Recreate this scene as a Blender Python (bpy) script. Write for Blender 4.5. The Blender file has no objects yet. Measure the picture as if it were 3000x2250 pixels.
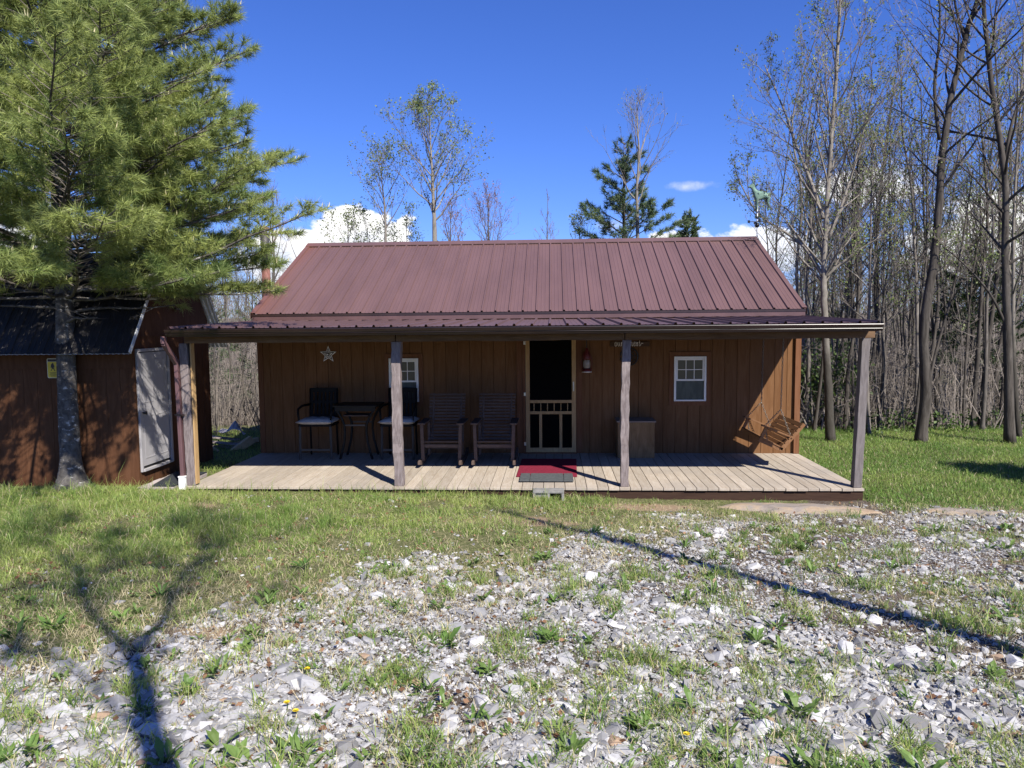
import bpy, bmesh, math, random
import numpy as np
from mathutils import Vector, Matrix
from mathutils.geometry import tessellate_polygon

rnd = random.Random(7)
RN = np.random.default_rng(11)
SC = bpy.context.scene
COL = SC.collection
RAD = math.radians

# ------------------------------------------------------------------ camera, light, exposure
cam_d = bpy.data.cameras.new('camera')
cam_d.sensor_width = 36.0
cam_d.lens = 36.0 * 2150.9 / 3000.0
cam_d.clip_start = 0.05
cam_d.clip_end = 2000.0
cam = bpy.data.objects.new('camera', cam_d)
COL.objects.link(cam)
CAM_POS = Vector((0.4984, -9.7492, 2.1845))
_ya, _pi, _ro = -0.0561, -0.0806, -0.0089
_f = Vector((math.sin(_ya)*math.cos(_pi), math.cos(_ya)*math.cos(_pi), math.sin(_pi)))
_r = Vector((math.cos(_ya), -math.sin(_ya), 0.0))
_u = _r.cross(_f)
_r2 = _r*math.cos(_ro) + _u*math.sin(_ro)
_u2 = -_r*math.sin(_ro) + _u*math.cos(_ro)
cam.matrix_world = Matrix(((_r2.x, _u2.x, -_f.x, CAM_POS.x), (_r2.y, _u2.y, -_f.y, CAM_POS.y), (_r2.z, _u2.z, -_f.z, CAM_POS.z), (0, 0, 0, 1)))
SC.camera = cam

LIGHT = Vector((-0.67, 1.0, -1.17)).normalized()        # the way sunlight travels
SUN_EL = math.asin(-LIGHT.z)
SUN_AZ = math.atan2(-LIGHT.x, -LIGHT.y)                  # compass angle from +Y towards +X
sun_d = bpy.data.lights.new('sun', 'SUN')
sun_d.energy = 5.0
sun_d.angle = RAD(0.53)
sun_d.color = (1.0, 0.945, 0.855)
sun = bpy.data.objects.new('sun', sun_d)
sun.rotation_euler = LIGHT.to_track_quat('-Z', 'Y').to_euler()
sun.location = (12, -18, 22)
COL.objects.link(sun)
SC.view_settings.view_transform = 'Standard'
SC.view_settings.look = 'None'
SC.view_settings.gamma = 1.0
SC.view_settings.exposure = 0.8
SC.cycles.diffuse_bounces = 1


class NT:
    """small helper for building node trees"""
    def __init__(self, tree):
        self.t = tree
        self.n = tree.nodes
        self.l = tree.links

    def add(self, kind, **kw):
        nd = self.n.new(kind)
        for k, v in kw.items():
            setattr(nd, k, v)
        return nd

    def put(self, sock, v):
        if hasattr(v, 'is_output') or isinstance(v, bpy.types.NodeSocket):
            self.l.new(v, sock)
        elif isinstance(v, (tuple, list)) and len(v) == 3 and sock.type == 'RGBA':
            sock.default_value = (v[0], v[1], v[2], 1.0)
        else:
            sock.default_value = v

    def math(self, op, a, b=0.0, c=None, clamp=False):
        nd = self.add('ShaderNodeMath', operation=op, use_clamp=clamp)
        self.put(nd.inputs[0], a)
        self.put(nd.inputs[1], b)
        if c is not None:
            self.put(nd.inputs[2], c)
        return nd.outputs[0]

    def mix(self, fac, a, b, blend='MIX'):
        nd = self.add('ShaderNodeMix', data_type='RGBA', blend_type=blend)
        self.put(nd.inputs[0], fac)
        self.put(nd.inputs[6], a)
        self.put(nd.inputs[7], b)
        return nd.outputs[2]

    def noise(self, vec, scale, detail=4.0, rough=0.55, dist=0.0):
        nd = self.add('ShaderNodeTexNoise')
        self.put(nd.inputs['Vector'], vec)
        nd.inputs['Scale'].default_value = scale
        nd.inputs['Detail'].default_value = detail
        nd.inputs['Roughness'].default_value = rough
        nd.inputs['Distortion'].default_value = dist
        return nd.outputs['Fac']

    def ramp(self, fac, stops):
        nd = self.add('ShaderNodeValToRGB')
        el = nd.color_ramp.elements
        while len(el) < len(stops):
            el.new(0.5)
        for e, (p, c) in zip(el, stops):
            e.position = p
            e.color = (c, c, c, 1) if isinstance(c, (int, float)) else (c[0], c[1], c[2], 1)
        self.put(nd.inputs[0], fac)
        return nd.outputs[0]

    def scale(self, vec, s, off=(0, 0, 0)):
        nd = self.add('ShaderNodeMapping')
        self.put(nd.inputs['Vector'], vec)
        nd.inputs['Scale'].default_value = s
        nd.inputs['Location'].default_value = off
        return nd.outputs[0]

    def smooth(self, v, a, b):
        nd = self.add('ShaderNodeMapRange', interpolation_type='SMOOTHSTEP')
        self.put(nd.inputs['Value'], v)
        nd.inputs['From Min'].default_value = a
        nd.inputs['From Max'].default_value = b
        return nd.outputs[0]


# ------------------------------------------------------------------ sky with its clouds
world = bpy.data.worlds.new('World')
SC.world = world
world.use_nodes = True
w = NT(world.node_tree)
w.n.clear()
w_out = w.add('ShaderNodeOutputWorld')
w_bg = w.add('ShaderNodeBackground')
SKY_STRENGTH = 0.063
w_bg.inputs['Strength'].default_value = SKY_STRENGTH
sky = w.add('ShaderNodeTexSky', sky_type='NISHITA', sun_disc=False)
sky.sun_elevation = SUN_EL
sky.sun_rotation = SUN_AZ
sky.altitude = 500.0
sky.air_density = 1.0
sky.dust_density = 0.35
sky.ozone_density = 3.0
hs = w.add('ShaderNodeHueSaturation')
hs.inputs['Saturation'].default_value = 1.12
hs.inputs['Value'].default_value = 1.0
w.l.new(sky.outputs[0], hs.inputs['Color'])
geo = w.add('ShaderNodeTexCoord')
dirv = geo.outputs['Generated']
sep = w.add('ShaderNodeSeparateXYZ')
w.l.new(dirv, sep.inputs[0])
az = w.math('MULTIPLY', w.math('ARCTAN2', sep.outputs[0], sep.outputs[1]), 57.29578)
el = w.math('MULTIPLY', w.math('ARCSINE', sep.outputs[2]), 57.29578)
n_big = w.noise(w.scale(dirv, (1, 1, 1.6)), 17.0, 9.0, 0.6, 0.25)
n_fine = w.noise(w.scale(dirv, (1, 1, 1.4)), 46.0, 6.0, 0.6)
puff = w.math('ADD', w.math('MULTIPLY', w.math('SUBTRACT', n_big, 0.5), 3.6), w.math('MULTIPLY', w.math('SUBTRACT', n_fine, 0.5), 1.2))
mask = None
for a0, e0, wa, we, soft, amp, top in ((-14.6, 5.2, 4.6, 3.9, 0.30, 0.72, 1.0), (-19.2, 4.6, 4.6, 2.5, 0.5, 0.8, 1.0), (9.7, 5.9, 2.6, 1.8, 0.5, 1.0, 1.0), (10.4, 10.1, 1.8, 0.42, 2.2, 1.3, 0.55),
                                  (22.5, 9.2, 4.2, 1.5, 0.6, 1.1, 0.9), (30.0, 5.2, 5.5, 3.0, 0.5, 1.1, 1.0), (15.5, 5.0, 5.5, 2.0, 0.6, 1.0, .8), (-38.0, 6.0, 4.0, 2.6, 0.5, 1.1, 1.0),
                                  (4.4, 7.3, 2.0, 0.5, 1.4, 1.2, .3)):
    dx = w.math('DIVIDE', w.math('SUBTRACT', az, a0), wa)
    dy = w.math('DIVIDE', w.math('SUBTRACT', el, e0), we)
    d2 = w.math('ADD', w.math('MULTIPLY', dx, dx), w.math('MULTIPLY', dy, dy))
    v = w.math('ADD', w.math('SUBTRACT', 1.0, d2), w.math('MULTIPLY', puff, amp))
    m = w.math('MULTIPLY', w.smooth(v, 0.0, soft), top)
    mask = m if mask is None else w.math('MAXIMUM', mask, m)
c_shade = w.smooth(w.math('ADD', w.math('MULTIPLY', n_big, 10.0), w.math('MULTIPLY', el, 0.5)), 5.5, 9.0)
CLOUD = 12.0
cloud_col = w.mix(c_shade, (CLOUD*0.66, CLOUD*0.71, CLOUD*0.82), (CLOUD, CLOUD*0.99, CLOUD*0.98))
sky_col = w.mix(1.0, hs.outputs[0], (0.70, 0.88, 1.60), 'MULTIPLY')      # the photograph's deep spring blue
w_mix = w.mix(mask, sky_col, cloud_col)
w.l.new(w_mix, w_bg.inputs['Color'])
w.l.new(w_bg.outputs[0], w_out.inputs['Surface'])


# ------------------------------------------------------------------ materials
def new_mat(name):
    m = bpy.data.materials.new(name)
    m.use_nodes = True
    t = NT(m.node_tree)
    t.bsdf = t.n['Principled BSDF']
    return m, t


def obj_vec(t):
    return t.add('ShaderNodeTexCoord').outputs['Object']


def tone_attr(t, name='tone'):
    return t.add('ShaderNodeAttribute', attribute_name=name).outputs['Fac']


def island(t):
    return t.add('ShaderNodeNewGeometry').outputs['Random Per Island']


def bump(t, h, strength=0.3, dist=0.01):
    b = t.add('ShaderNodeBump')
    b.inputs['Strength'].default_value = strength
    b.inputs['Distance'].default_value = dist
    t.put(b.inputs['Height'], h)
    t.l.new(b.outputs[0], t.bsdf.inputs['Normal'])


def plain(name, col, rough=0.5, metal=0.0, var=0.12, scale=9.0, spec=None, bmp=0.0):
    m, t = new_mat(name)
    n = t.noise(obj_vec(t), scale, 5, 0.6)
    dark = tuple(c*(1-var) for c in col)
    lite = tuple(min(1, c*(1+var)) for c in col)
    t.l.new(t.mix(t.smooth(n, 0.3, 0.7), dark, lite), t.bsdf.inputs['Base Color'])
    t.bsdf.inputs['Roughness'].default_value = rough
    t.bsdf.inputs['Metallic'].default_value = metal
    if spec is not None:
        t.bsdf.inputs['Specular IOR Level'].default_value = spec
    if bmp:
        bump(t, n, bmp)
    return m


def wood(name, ca, cb, cc, stretch, rough=0.75, grain=22.0, isl=0.3, knots=0.5, bmp=0.25, stain=None):
    """grained timber: ca/cb are the two grain colours, cc the knots and cracks; stretch scales the object axes"""
    m, t = new_mat(name)
    v = t.scale(obj_vec(t), stretch)
    iv = island(t)
    off = t.add('ShaderNodeVectorMath', operation='ADD')
    cx = t.add('ShaderNodeCombineXYZ')
    t.l.new(t.math('MULTIPLY', iv, 37.0), cx.inputs[0])
    t.l.new(t.math('MULTIPLY', iv, 91.0), cx.inputs[2])
    t.l.new(v, off.inputs[0])
    t.l.new(cx.outputs[0], off.inputs[1])
    v = off.outputs[0]
    g = t.noise(v, grain, 6, 0.65, 1.2)
    big = t.noise(v, grain*0.16, 4, 0.6, 0.6)
    col = t.mix(t.smooth(g, 0.28, 0.72), ca, cb)
    col = t.mix(t.math('MULTIPLY', t.smooth(big, 0.60, 0.80), knots), col, cc)
    fine = t.noise(v, grain*3.2, 3, 0.7)
    col = t.mix(t.math('MULTIPLY', t.smooth(fine, 0.60, 0.75), 0.35), col, cc)
    val = t.math('ADD', 1.0 - isl*0.5, t.math('MULTIPLY', iv, isl))
    h = t.add('ShaderNodeHueSaturation')
    t.l.new(col, h.inputs['Color'])
    t.l.new(val, h.inputs['Value'])
    out = h.outputs[0]
    if stain:
        sc, sstop, scol = stain
        sn = t.noise(t.scale(obj_vec(t), sc), 1.0, 5, 0.6)
        out = t.mix(t.smooth(sn, sstop[0], sstop[1]), out, scol)
    t.l.new(out, t.bsdf.inputs['Base Color'])
    t.bsdf.inputs['Roughness'].default_value = rough
    t.bsdf.inputs['Specular IOR Level'].default_value = 0.10
    bump(t, g, bmp, 0.006)
    return m


def leafy(name, ca, cb, trans=0.35, rough=0.55, dry=None):
    """thin leaves, needles and blades; tone picks between the colours"""
    m, t = new_mat(name)
    tn = tone_attr(t)
    col = t.mix(tn, ca, cb)
    if dry:
        col = t.mix(t.smooth(tn, 1.2, 1.4), col, dry)
    iv = island(t)
    h = t.add('ShaderNodeHueSaturation')
    t.l.new(col, h.inputs['Color'])
    t.l.new(t.math('ADD', 0.75, t.math('MULTIPLY', iv, 0.5)), h.inputs['Value'])
    t.l.new(h.outputs[0], t.bsdf.inputs['Base Color'])
    t.bsdf.inputs['Roughness'].default_value = rough
    t.bsdf.inputs['Specular IOR Level'].default_value = 0.3
    tr = t.add('ShaderNodeBsdfTranslucent')
    t.l.new(h.outputs[0], tr.inputs['Color'])
    mx = t.add('ShaderNodeMixShader')
    mx.inputs[0].default_value = trans
    out = t.n['Material Output']
    t.l.new(t.bsdf.outputs[0], mx.inputs[1])
    t.l.new(tr.outputs[0], mx.inputs[2])
    t.l.new(mx.outputs[0], out.inputs['Surface'])
    return m


def bark(name, ca, cb, patch, pscale=(3, 3, 3), pst=(0.55, 0.68), grain=(16, 16, 4), objvar=0.5, bmp=0.6, shade_foot=False):
    m, t = new_mat(name)
    o = obj_vec(t)
    g = t.noise(t.scale(o, grain), 1.0, 6, 0.65, 0.6)
    p = t.noise(t.scale(o, pscale), 1.0, 5, 0.65)
    col = t.mix(t.smooth(g, 0.3, 0.7), ca, cb)
    col = t.mix(t.smooth(p, pst[0], pst[1]), col, patch)
    if shade_foot:                       # shade from other trees, painted into the lower stem's colour
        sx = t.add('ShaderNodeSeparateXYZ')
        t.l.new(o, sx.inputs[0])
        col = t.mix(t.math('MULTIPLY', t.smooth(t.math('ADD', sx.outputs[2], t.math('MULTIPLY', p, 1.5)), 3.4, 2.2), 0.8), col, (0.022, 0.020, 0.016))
    oi = t.add('ShaderNodeObjectInfo').outputs['Random']
    h = t.add('ShaderNodeHueSaturation')
    t.l.new(col, h.inputs['Color'])
    t.l.new(t.math('ADD', 1.0 - objvar*0.5, t.math('MULTIPLY', oi, objvar)), h.inputs['Value'])
    t.l.new(h.outputs[0], t.bsdf.inputs['Base Color'])
    t.bsdf.inputs['Roughness'].default_value = 0.9
    t.bsdf.inputs['Specular IOR Level'].default_value = 0.15
    bump(t, g, bmp, 0.02)
    return m


M = {}
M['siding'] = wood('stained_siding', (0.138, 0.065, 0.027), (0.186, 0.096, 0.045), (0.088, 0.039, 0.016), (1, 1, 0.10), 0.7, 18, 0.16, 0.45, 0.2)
M['siding_trim'] = wood('stained_trim', (0.140, 0.061, 0.029), (0.185, 0.088, 0.046), (0.09, 0.036, 0.017), (1, 1, 0.10), 0.7, 18, 0.14, 0.35, 0.2)
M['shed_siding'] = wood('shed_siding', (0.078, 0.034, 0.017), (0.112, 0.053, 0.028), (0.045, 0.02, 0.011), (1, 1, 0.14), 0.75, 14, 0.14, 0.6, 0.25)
M['deck'] = wood('weathered_deck_board', (0.32, 0.265, 0.205), (0.42, 0.37, 0.305), (0.19, 0.145, 0.105), (1, 0.09, 1), 0.8, 30, 0.26, 0.5, 0.3,
                 ((0.55, 0.8, 1), (0.45, 0.70), (0.30, 0.265, 0.225)))
M['post'] = wood('rough_sawn_post', (0.135, 0.108, 0.104), (0.27, 0.23, 0.222), (0.06, 0.042, 0.038), (1, 1, 0.16), 0.85, 26, 0.2, 0.9, 0.6)
M['post_grey'] = wood('grey_weathered_post', (0.125, 0.11, 0.105), (0.19, 0.17, 0.165), (0.07, 0.055, 0.052), (1, 1, 0.12), 0.85, 26, 0.1, 0.6, 0.5)
M['beam'] = wood('old_porch_beam', (0.12, 0.072, 0.042), (0.19, 0.12, 0.07), (0.04, 0.02, 0.012), (0.1, 1, 1), 0.8, 20, 0.2, 0.8, 0.4)
M['skirt'] = wood('dark_deck_skirt', (0.035, 0.020, 0.015), (0.055, 0.032, 0.022), (0.02, 0.01, 0.008), (0.1, 1, 1), 0.8, 20)
M['rocker'] = wood('grey_rocker_wood', (0.085, 0.060, 0.050), (0.125, 0.092, 0.078), (0.045, 0.032, 0.026), (0.2, 0.5, 0.5), 0.75, 24, 0.2, 0.3, 0.2)
M['swing'] = wood('oiled_swing_wood', (0.15, 0.075, 0.037), (0.22, 0.118, 0.06), (0.08, 0.036, 0.018), (0.6, 0.2, 0.6), 0.6, 24, 0.2, 0.3, 0.2)
M['pine_door'] = wood('yellow_pine_door', (0.36, 0.225, 0.10), (0.48, 0.32, 0.155), (0.22, 0.12, 0.05), (1, 1, 0.14), 0.55, 24, 0.15, 0.35, 0.15)
M['plywood'] = wood('plywood_panel', (0.16, 0.095, 0.045), (0.26, 0.165, 0.085), (0.085, 0.045, 0.02), (1, 1, 0.16), 0.65, 16, 0.1, 0.5, 0.1)
M['plywood_top'] = wood('plywood_lid', (0.20, 0.15, 0.12), (0.28, 0.22, 0.18), (0.12, 0.09, 0.07), (0.2, 1, 1), 0.7, 16, 0.1, 0.4, 0.1)
M['sign_wood'] = wood('sign_board_wood', (0.075, 0.045, 0.03), (0.11, 0.07, 0.05), (0.03, 0.02, 0.015), (0.15, 1, 1), 0.7, 20, 0.1, 0.3, 0.1)
M['fire_wood'] = wood('split_firewood', (0.52, 0.37, 0.20), (0.66, 0.50, 0.30), (0.33, 0.20, 0.10), (0.4, 0.4, 0.4), 0.8, 22, 0.45, 0.4, 0.3)
M['old_board'] = wood('grey_scrap_board', (0.28, 0.235, 0.22), (0.42, 0.37, 0.35), (0.15, 0.115, 0.10), (0.25, 0.4, 1), 0.85, 22, 0.35, 0.5, 0.3)


def roof_paint(name, col, rust=True):
    m, t = new_mat(name)
    o = obj_vec(t)
    n1 = t.noise(t.scale(o, (1.2, 0.25, 0.25)), 1.6, 6, 0.6)
    n2 = t.noise(t.scale(o, (9, 1.2, 1.2)), 2.0, 4, 0.6)
    base = t.mix(t.smooth(n1, 0.3, 0.7), tuple(c*0.90 for c in col), tuple(c*1.10 for c in col))
    base = t.mix(t.math('MULTIPLY', t.smooth(n2, 0.5, 0.75), 0.3), base, tuple(c*1.22 for c in col))
    if rust:
        s = t.add('ShaderNodeSeparateXYZ')
        t.l.new(o, s.inputs[0])
        edge = t.smooth(t.math('ADD', s.outputs[0], t.math('MULTIPLY', n1, 0.9)), -3.55, -4.55)
        base = t.mix(t.math('MULTIPLY', edge, 0.55), base, (0.19, 0.065, 0.03))
    t.l.new(base, t.bsdf.inputs['Base Color'])
    t.bsdf.inputs['Roughness'].default_value = 0.46
    t.bsdf.inputs['Specular IOR Level'].default_value = 0.5
    bump(t, t.math('ADD', n2, t.math('MULTIPLY', n1, 2.5)), 0.10, 0.012)
    return m


M['roof'] = roof_paint('painted_roof_metal', (0.120, 0.068, 0.064))
M['porch_roof'] = roof_paint('painted_porch_roof_metal', (0.105, 0.062, 0.060), False)
M['brown_metal'] = plain('brown_painted_metal', (0.030, 0.017, 0.015), 0.32, 0.0, 0.2, 4, 0.6)
M['gutter'] = plain('glossy_brown_gutter', (0.022, 0.013, 0.012), 0.3, 0.0, 0.2, 4, 0.5)
M['flash_metal'] = plain('brown_flashing', (0.10, 0.055, 0.055), 0.42, 0.0, 0.12, 4, 0.5)
M['spout'] = plain('maroon_downspout', (0.125, 0.068, 0.072), 0.4, 0.0, 0.1, 4, 0.5)
M['shed_roof'] = plain('dark_shed_roof', (0.010, 0.0085, 0.0085), 0.55, 0.0, 0.35, 6, 0.5)
M['galv'] = plain('galvanised_sheet', (0.60, 0.62, 0.63), 0.5, 0.1, 0.12, 5)
M['white'] = plain('white_vinyl', (0.82, 0.82, 0.78), 0.4, 0, 0.04, 4)
M['white_door'] = plain('white_door_paint', (0.36, 0.35, 0.36), 0.5, 0, 0.05, 3)
M['pvc'] = plain('white_plastic_boot', (0.86, 0.86, 0.84), 0.4, 0, 0.05, 4)
M['black'] = plain('black_painted_metal', (0.012, 0.012, 0.013), 0.4, 0, 0.2, 6)
M['chair_black'] = plain('black_chair_frame', (0.007, 0.007, 0.0075), 0.6, 0, 0.2, 6, 0.15)
M['table_dark'] = plain('dark_table_metal', (0.012, 0.012, 0.0115), 0.5, 0, 0.2, 6, 0.2)
M['grey_metal'] = plain('grey_metal_bar', (0.045, 0.042, 0.04), 0.5, 0.1, 0.2, 6)
M['chain'] = plain('galvanised_chain', (0.22, 0.20, 0.17), 0.5, 0.6, 0.2, 20)
M['cushion'] = plain('grey_cushion_cloth', (0.52, 0.50, 0.48), 0.9, 0, 0.12, 7, 0.1, 0.3)
M['screen'] = plain('black_insect_screen', (0.003, 0.003, 0.003), 0.8, 0, 0.3, 60, 0.05)
M['hinge'] = plain('bright_hinge', (0.6, 0.58, 0.5), 0.3, 0.7, 0.1, 20)
M['red_mat'] = plain('red_door_mat', (0.17, 0.018, 0.036), 0.95, 0, 0.18, 40, 0.1, 0.4)
M['grey_mat'] = plain('grey_rubber_mat', (0.075, 0.082, 0.085), 0.85, 0, 0.16, 30, 0.15, 0.3)
M['lantern_red'] = plain('dull_red_tin', (0.115, 0.014, 0.014), 0.4, 0, 0.25, 12, 0.5)
M['lantern_glass'] = plain('frosted_lantern_glass', (0.30, 0.27, 0.25), 0.25, 0, 0.15, 12, 0.5)
M['lantern_base'] = plain('silver_lantern_rim', (0.70, 0.68, 0.64), 0.3, 0.4, 0.15, 12)
M['star_light'] = plain('whitewashed_tin', (0.80, 0.77, 0.75), 0.6, 0, 0.12, 16)
M['star_dark'] = plain('dark_tin', (0.035, 0.03, 0.032), 0.6, 0, 0.2, 16)
M['letter'] = plain('cream_letter_paint', (0.80, 0.74, 0.68), 0.6, 0, 0.1, 10)
M['concrete'] = plain('grey_concrete', (0.21, 0.205, 0.195), 0.9, 0, 0.2, 14, 0.2, 0.4)
M['dark_mat'] = plain('dark_step_mat', (0.030, 0.034, 0.038), 0.8, 0, 0.2, 12, 0.2)
M['patina'] = plain('green_copper_patina', (0.13, 0.21, 0.165), 0.7, 0.1, 0.3, 14, 0.3)
M['sign_yellow'] = plain('yellow_sign_enamel', (0.62, 0.46, 0.03), 0.4, 0, 0.08, 8)
M['sign_edge'] = plain('pale_sign_edge', (0.62, 0.58, 0.45), 0.45, 0, 0.05, 8)
M['sign_black'] = plain('black_sign_ink', (0.018, 0.010, 0.012), 0.45, 0, 0.1, 8)
M['sign_line'] = plain('brown_sign_print', (0.20, 0.15, 0.02), 0.5, 0, 0.1, 8)
M['pipe_black'] = plain('sooty_stovepipe', (0.06, 0.055, 0.055), 0.55, 0.2, 0.35, 6)
M['tarp'] = plain('weathered_white_tarp', (0.55, 0.53, 0.55), 0.7, 0, 0.2, 6)

m, t = new_mat('rusty_stovepipe')
n = t.noise(t.scale(obj_vec(t), (8, 8, 2.2)), 1.0, 6, 0.65)
t.l.new(t.ramp(n, [(0.3, (0.05, 0.022, 0.018)), (0.5, (0.16, 0.06, 0.045)), (0.64, (0.24, 0.11, 0.085)), (0.70, (0.45, 0.36, 0.33))]), t.bsdf.inputs['Base Color'])
t.bsdf.inputs['Roughness'].default_value = 0.7
M['pipe_rust'] = m

m, t = new_mat('window_glass')
t.bsdf.inputs['Base Color'].default_value = (0.07, 0.085, 0.065, 1)
t.bsdf.inputs['Roughness'].default_value = 0.06
t.bsdf.inputs['Specular IOR Level'].default_value = 0.7
n = t.noise(obj_vec(t), 4.0, 2, 0.5)
bump(t, n, 0.05, 0.02)
M['glass'] = m
m, t = new_mat('screened_window_glass')
n = t.noise(t.scale(obj_vec(t), (7, 1, 2)), 2.0, 3, 0.5)
t.l.new(t.mix(t.smooth(n, 0.35, 0.7), (0.03, 0.042, 0.034), (0.065, 0.082, 0.066)), t.bsdf.inputs['Base Color'])
t.bsdf.inputs['Roughness'].default_value = 0.35
M['glass_screen'] = m

M['bark_pine'] = bark('pine_bark', (0.055, 0.05, 0.047), (0.135, 0.125, 0.115), (0.42, 0.41, 0.39), (9, 9, 18), (0.57, 0.66), (14, 14, 10), 0.0, 0.8)
M['bark_dark'] = bark('dark_tree_bark', (0.038, 0.033, 0.028), (0.098, 0.086, 0.074), (0.18, 0.163, 0.143), (2.5, 2.5, 1.2), (0.56, 0.75), (14, 14, 2.2), 0.2)
M['bark_grey'] = bark('grey_tree_bark', (0.085, 0.074, 0.065), (0.17, 0.152, 0.133), (0.31, 0.285, 0.255), (3, 3, 1.4), (0.55, 0.75), (13, 13, 2.5), 0.75)
M['bark_poplar'] = bark('pale_poplar_bark', (0.13, 0.115, 0.095), (0.26, 0.235, 0.20), (0.34, 0.33, 0.30), (2, 2, 1.2), (0.58, 0.75), (10, 10, 3), 0.2, shade_foot=True)
M['twig'] = plain('bare_twigs', (0.18, 0.156, 0.136), 0.9, 0, 0.3, 1.5, 0.1)
M['twig_red'] = plain('reddish_twigs', (0.17, 0.105, 0.098), 0.9, 0, 0.3, 1.5, 0.1)
M['leaf_spring'] = leafy('young_spring_leaves', (0.16, 0.21, 0.06), (0.26, 0.31, 0.11), 0.4)
M['leaf_bud'] = leafy('pinkish_buds', (0.27, 0.15, 0.12), (0.33, 0.22, 0.16), 0.3)
M['leaf_ever'] = leafy('evergreen_leaves', (0.020, 0.042, 0.014), (0.06, 0.095, 0.03), 0.15, 0.45)
M['leaf_shrub'] = leafy('fresh_shrub_leaves', (0.045, 0.08, 0.02), (0.09, 0.14, 0.035), 0.3)
M['needle'] = leafy('white_pine_needles', (0.10, 0.18, 0.055), (0.40, 0.45, 0.14), 0.42, 0.45)
M['needle_far'] = leafy('distant_pine_needles', (0.065, 0.11, 0.055), (0.17, 0.225, 0.10), 0.2, 0.5)
M['candle'] = plain('pale_pine_candles', (0.52, 0.47, 0.27), 0.7, 0, 0.1, 10)
M['leaf_dead'] = leafy('dead_brown_leaves', (0.10, 0.045, 0.022), (0.26, 0.15, 0.085), 0.1, 0.8)
M['grass'] = leafy('lawn_grass_blades', (0.15, 0.26, 0.055), (0.42, 0.48, 0.145), 0.45, 0.45, (0.58, 0.50, 0.31))
M['weed'] = leafy('broad_weed_leaves', (0.07, 0.14, 0.03), (0.16, 0.235, 0.06), 0.3, 0.45)
M['petal'] = plain('yellow_petals', (0.80, 0.58, 0.02), 0.6, 0, 0.1, 10)

m, t = new_mat('limestone_gravel')
tn = tone_attr(t)
n = t.noise(obj_vec(t), 30.0, 5, 0.65)
iv = island(t)
c = t.ramp(iv, [(0.0, (0.15, 0.148, 0.148)), (0.4, (0.275, 0.272, 0.272)), (0.8, (0.41, 0.405, 0.40)), (1.0, (0.54, 0.53, 0.52))])
c = t.mix(t.math('MULTIPLY', t.smooth(n, 0.45, 0.7), 0.4), c, (0.14, 0.135, 0.13))
c = t.mix(t.smooth(tn, 0.5, 0.9), c, (0.30, 0.21, 0.14))
t.l.new(c, t.bsdf.inputs['Base Color'])
t.bsdf.inputs['Roughness'].default_value = 0.8
t.bsdf.inputs['Specular IOR Level'].default_value = 0.3
bump(t, n, 0.35, 0.01)
M['gravel'] = m

m, t = new_mat('bedrock')
o = obj_vec(t)
n = t.noise(t.scale(o, (1.2, 3.0, 6)), 1.6, 7, 0.62, 0.8)
n2 = t.noise(o, 6.0, 6, 0.65)
c = t.ramp(n, [(0.30, (0.14, 0.115, 0.10)), (0.46, (0.25, 0.215, 0.185)), (0.60, (0.34, 0.255, 0.17)), (0.75, (0.20, 0.135, 0.085))])
c = t.mix(t.math('MULTIPLY', t.smooth(n2, 0.55, 0.7), 0.5), c, (0.20, 0.165, 0.14))
t.l.new(c, t.bsdf.inputs['Base Color'])
t.bsdf.inputs['Roughness'].default_value = 0.9
bump(t, t.math('ADD', n, n2), 0.5, 0.03)
M['bedrock'] = m

m, t = new_mat('ground_soil')
o = obj_vec(t)
ga = tone_attr(t, 'grassy')
sa = tone_attr(t, 'sandy')
wa_ = tone_attr(t, 'woody')
n = t.noise(o, 3.0, 8, 0.65)
n2 = t.noise(o, 26.0, 6, 0.7)
n3 = t.noise(t.scale(o, (1, 1, 1)), 90.0, 4, 0.7)
soil = t.ramp(t.math('ADD', t.math('MULTIPLY', n, 0.45), t.math('MULTIPLY', n2, 0.55)), [(0.33, (0.05, 0.036, 0.028)), (0.5, (0.095, 0.072, 0.056)), (0.66, (0.17, 0.14, 0.115))])
soil = t.mix(t.smooth(n3, 0.56, 0.66), soil, (0.24, 0.235, 0.23))
turf = t.ramp(t.math('ADD', t.math('MULTIPLY', n2, 0.6), t.math('MULTIPLY', n3, 0.4)), [(0.35, (0.05, 0.06, 0.022)), (0.5, (0.115, 0.125, 0.05)), (0.64, (0.28, 0.24, 0.14))])
sand = t.ramp(n2, [(0.3, (0.22, 0.155, 0.10)), (0.6, (0.34, 0.25, 0.165))])
duff = t.ramp(t.math('ADD', t.math('MULTIPLY', n, 0.4), t.math('MULTIPLY', n2, 0.6)), [(0.35, (0.055, 0.04, 0.03)), (0.55, (0.13, 0.10, 0.075)), (0.68, (0.21, 0.165, 0.12))])
c = t.mix(t.smooth(t.math('ADD', ga, t.math('MULTIPLY', t.math('SUBTRACT', n, 0.5), 0.8)), 0.25, 0.65), soil, turf)
c = t.mix(t.smooth(t.math('ADD', sa, t.math('MULTIPLY', t.math('SUBTRACT', n, 0.5), 0.8)), 0.35, 0.65), c, sand)
c = t.mix(wa_, c, duff)
t.l.new(c, t.bsdf.inputs['Base Color'])
t.bsdf.inputs['Roughness'].default_value = 0.95
t.bsdf.inputs['Specular IOR Level'].default_value = 0.1
bump(t, t.math('ADD', n2, t.math('MULTIPLY', n3, 0.5)), 0.7, 0.03)
M['ground'] = m


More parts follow.
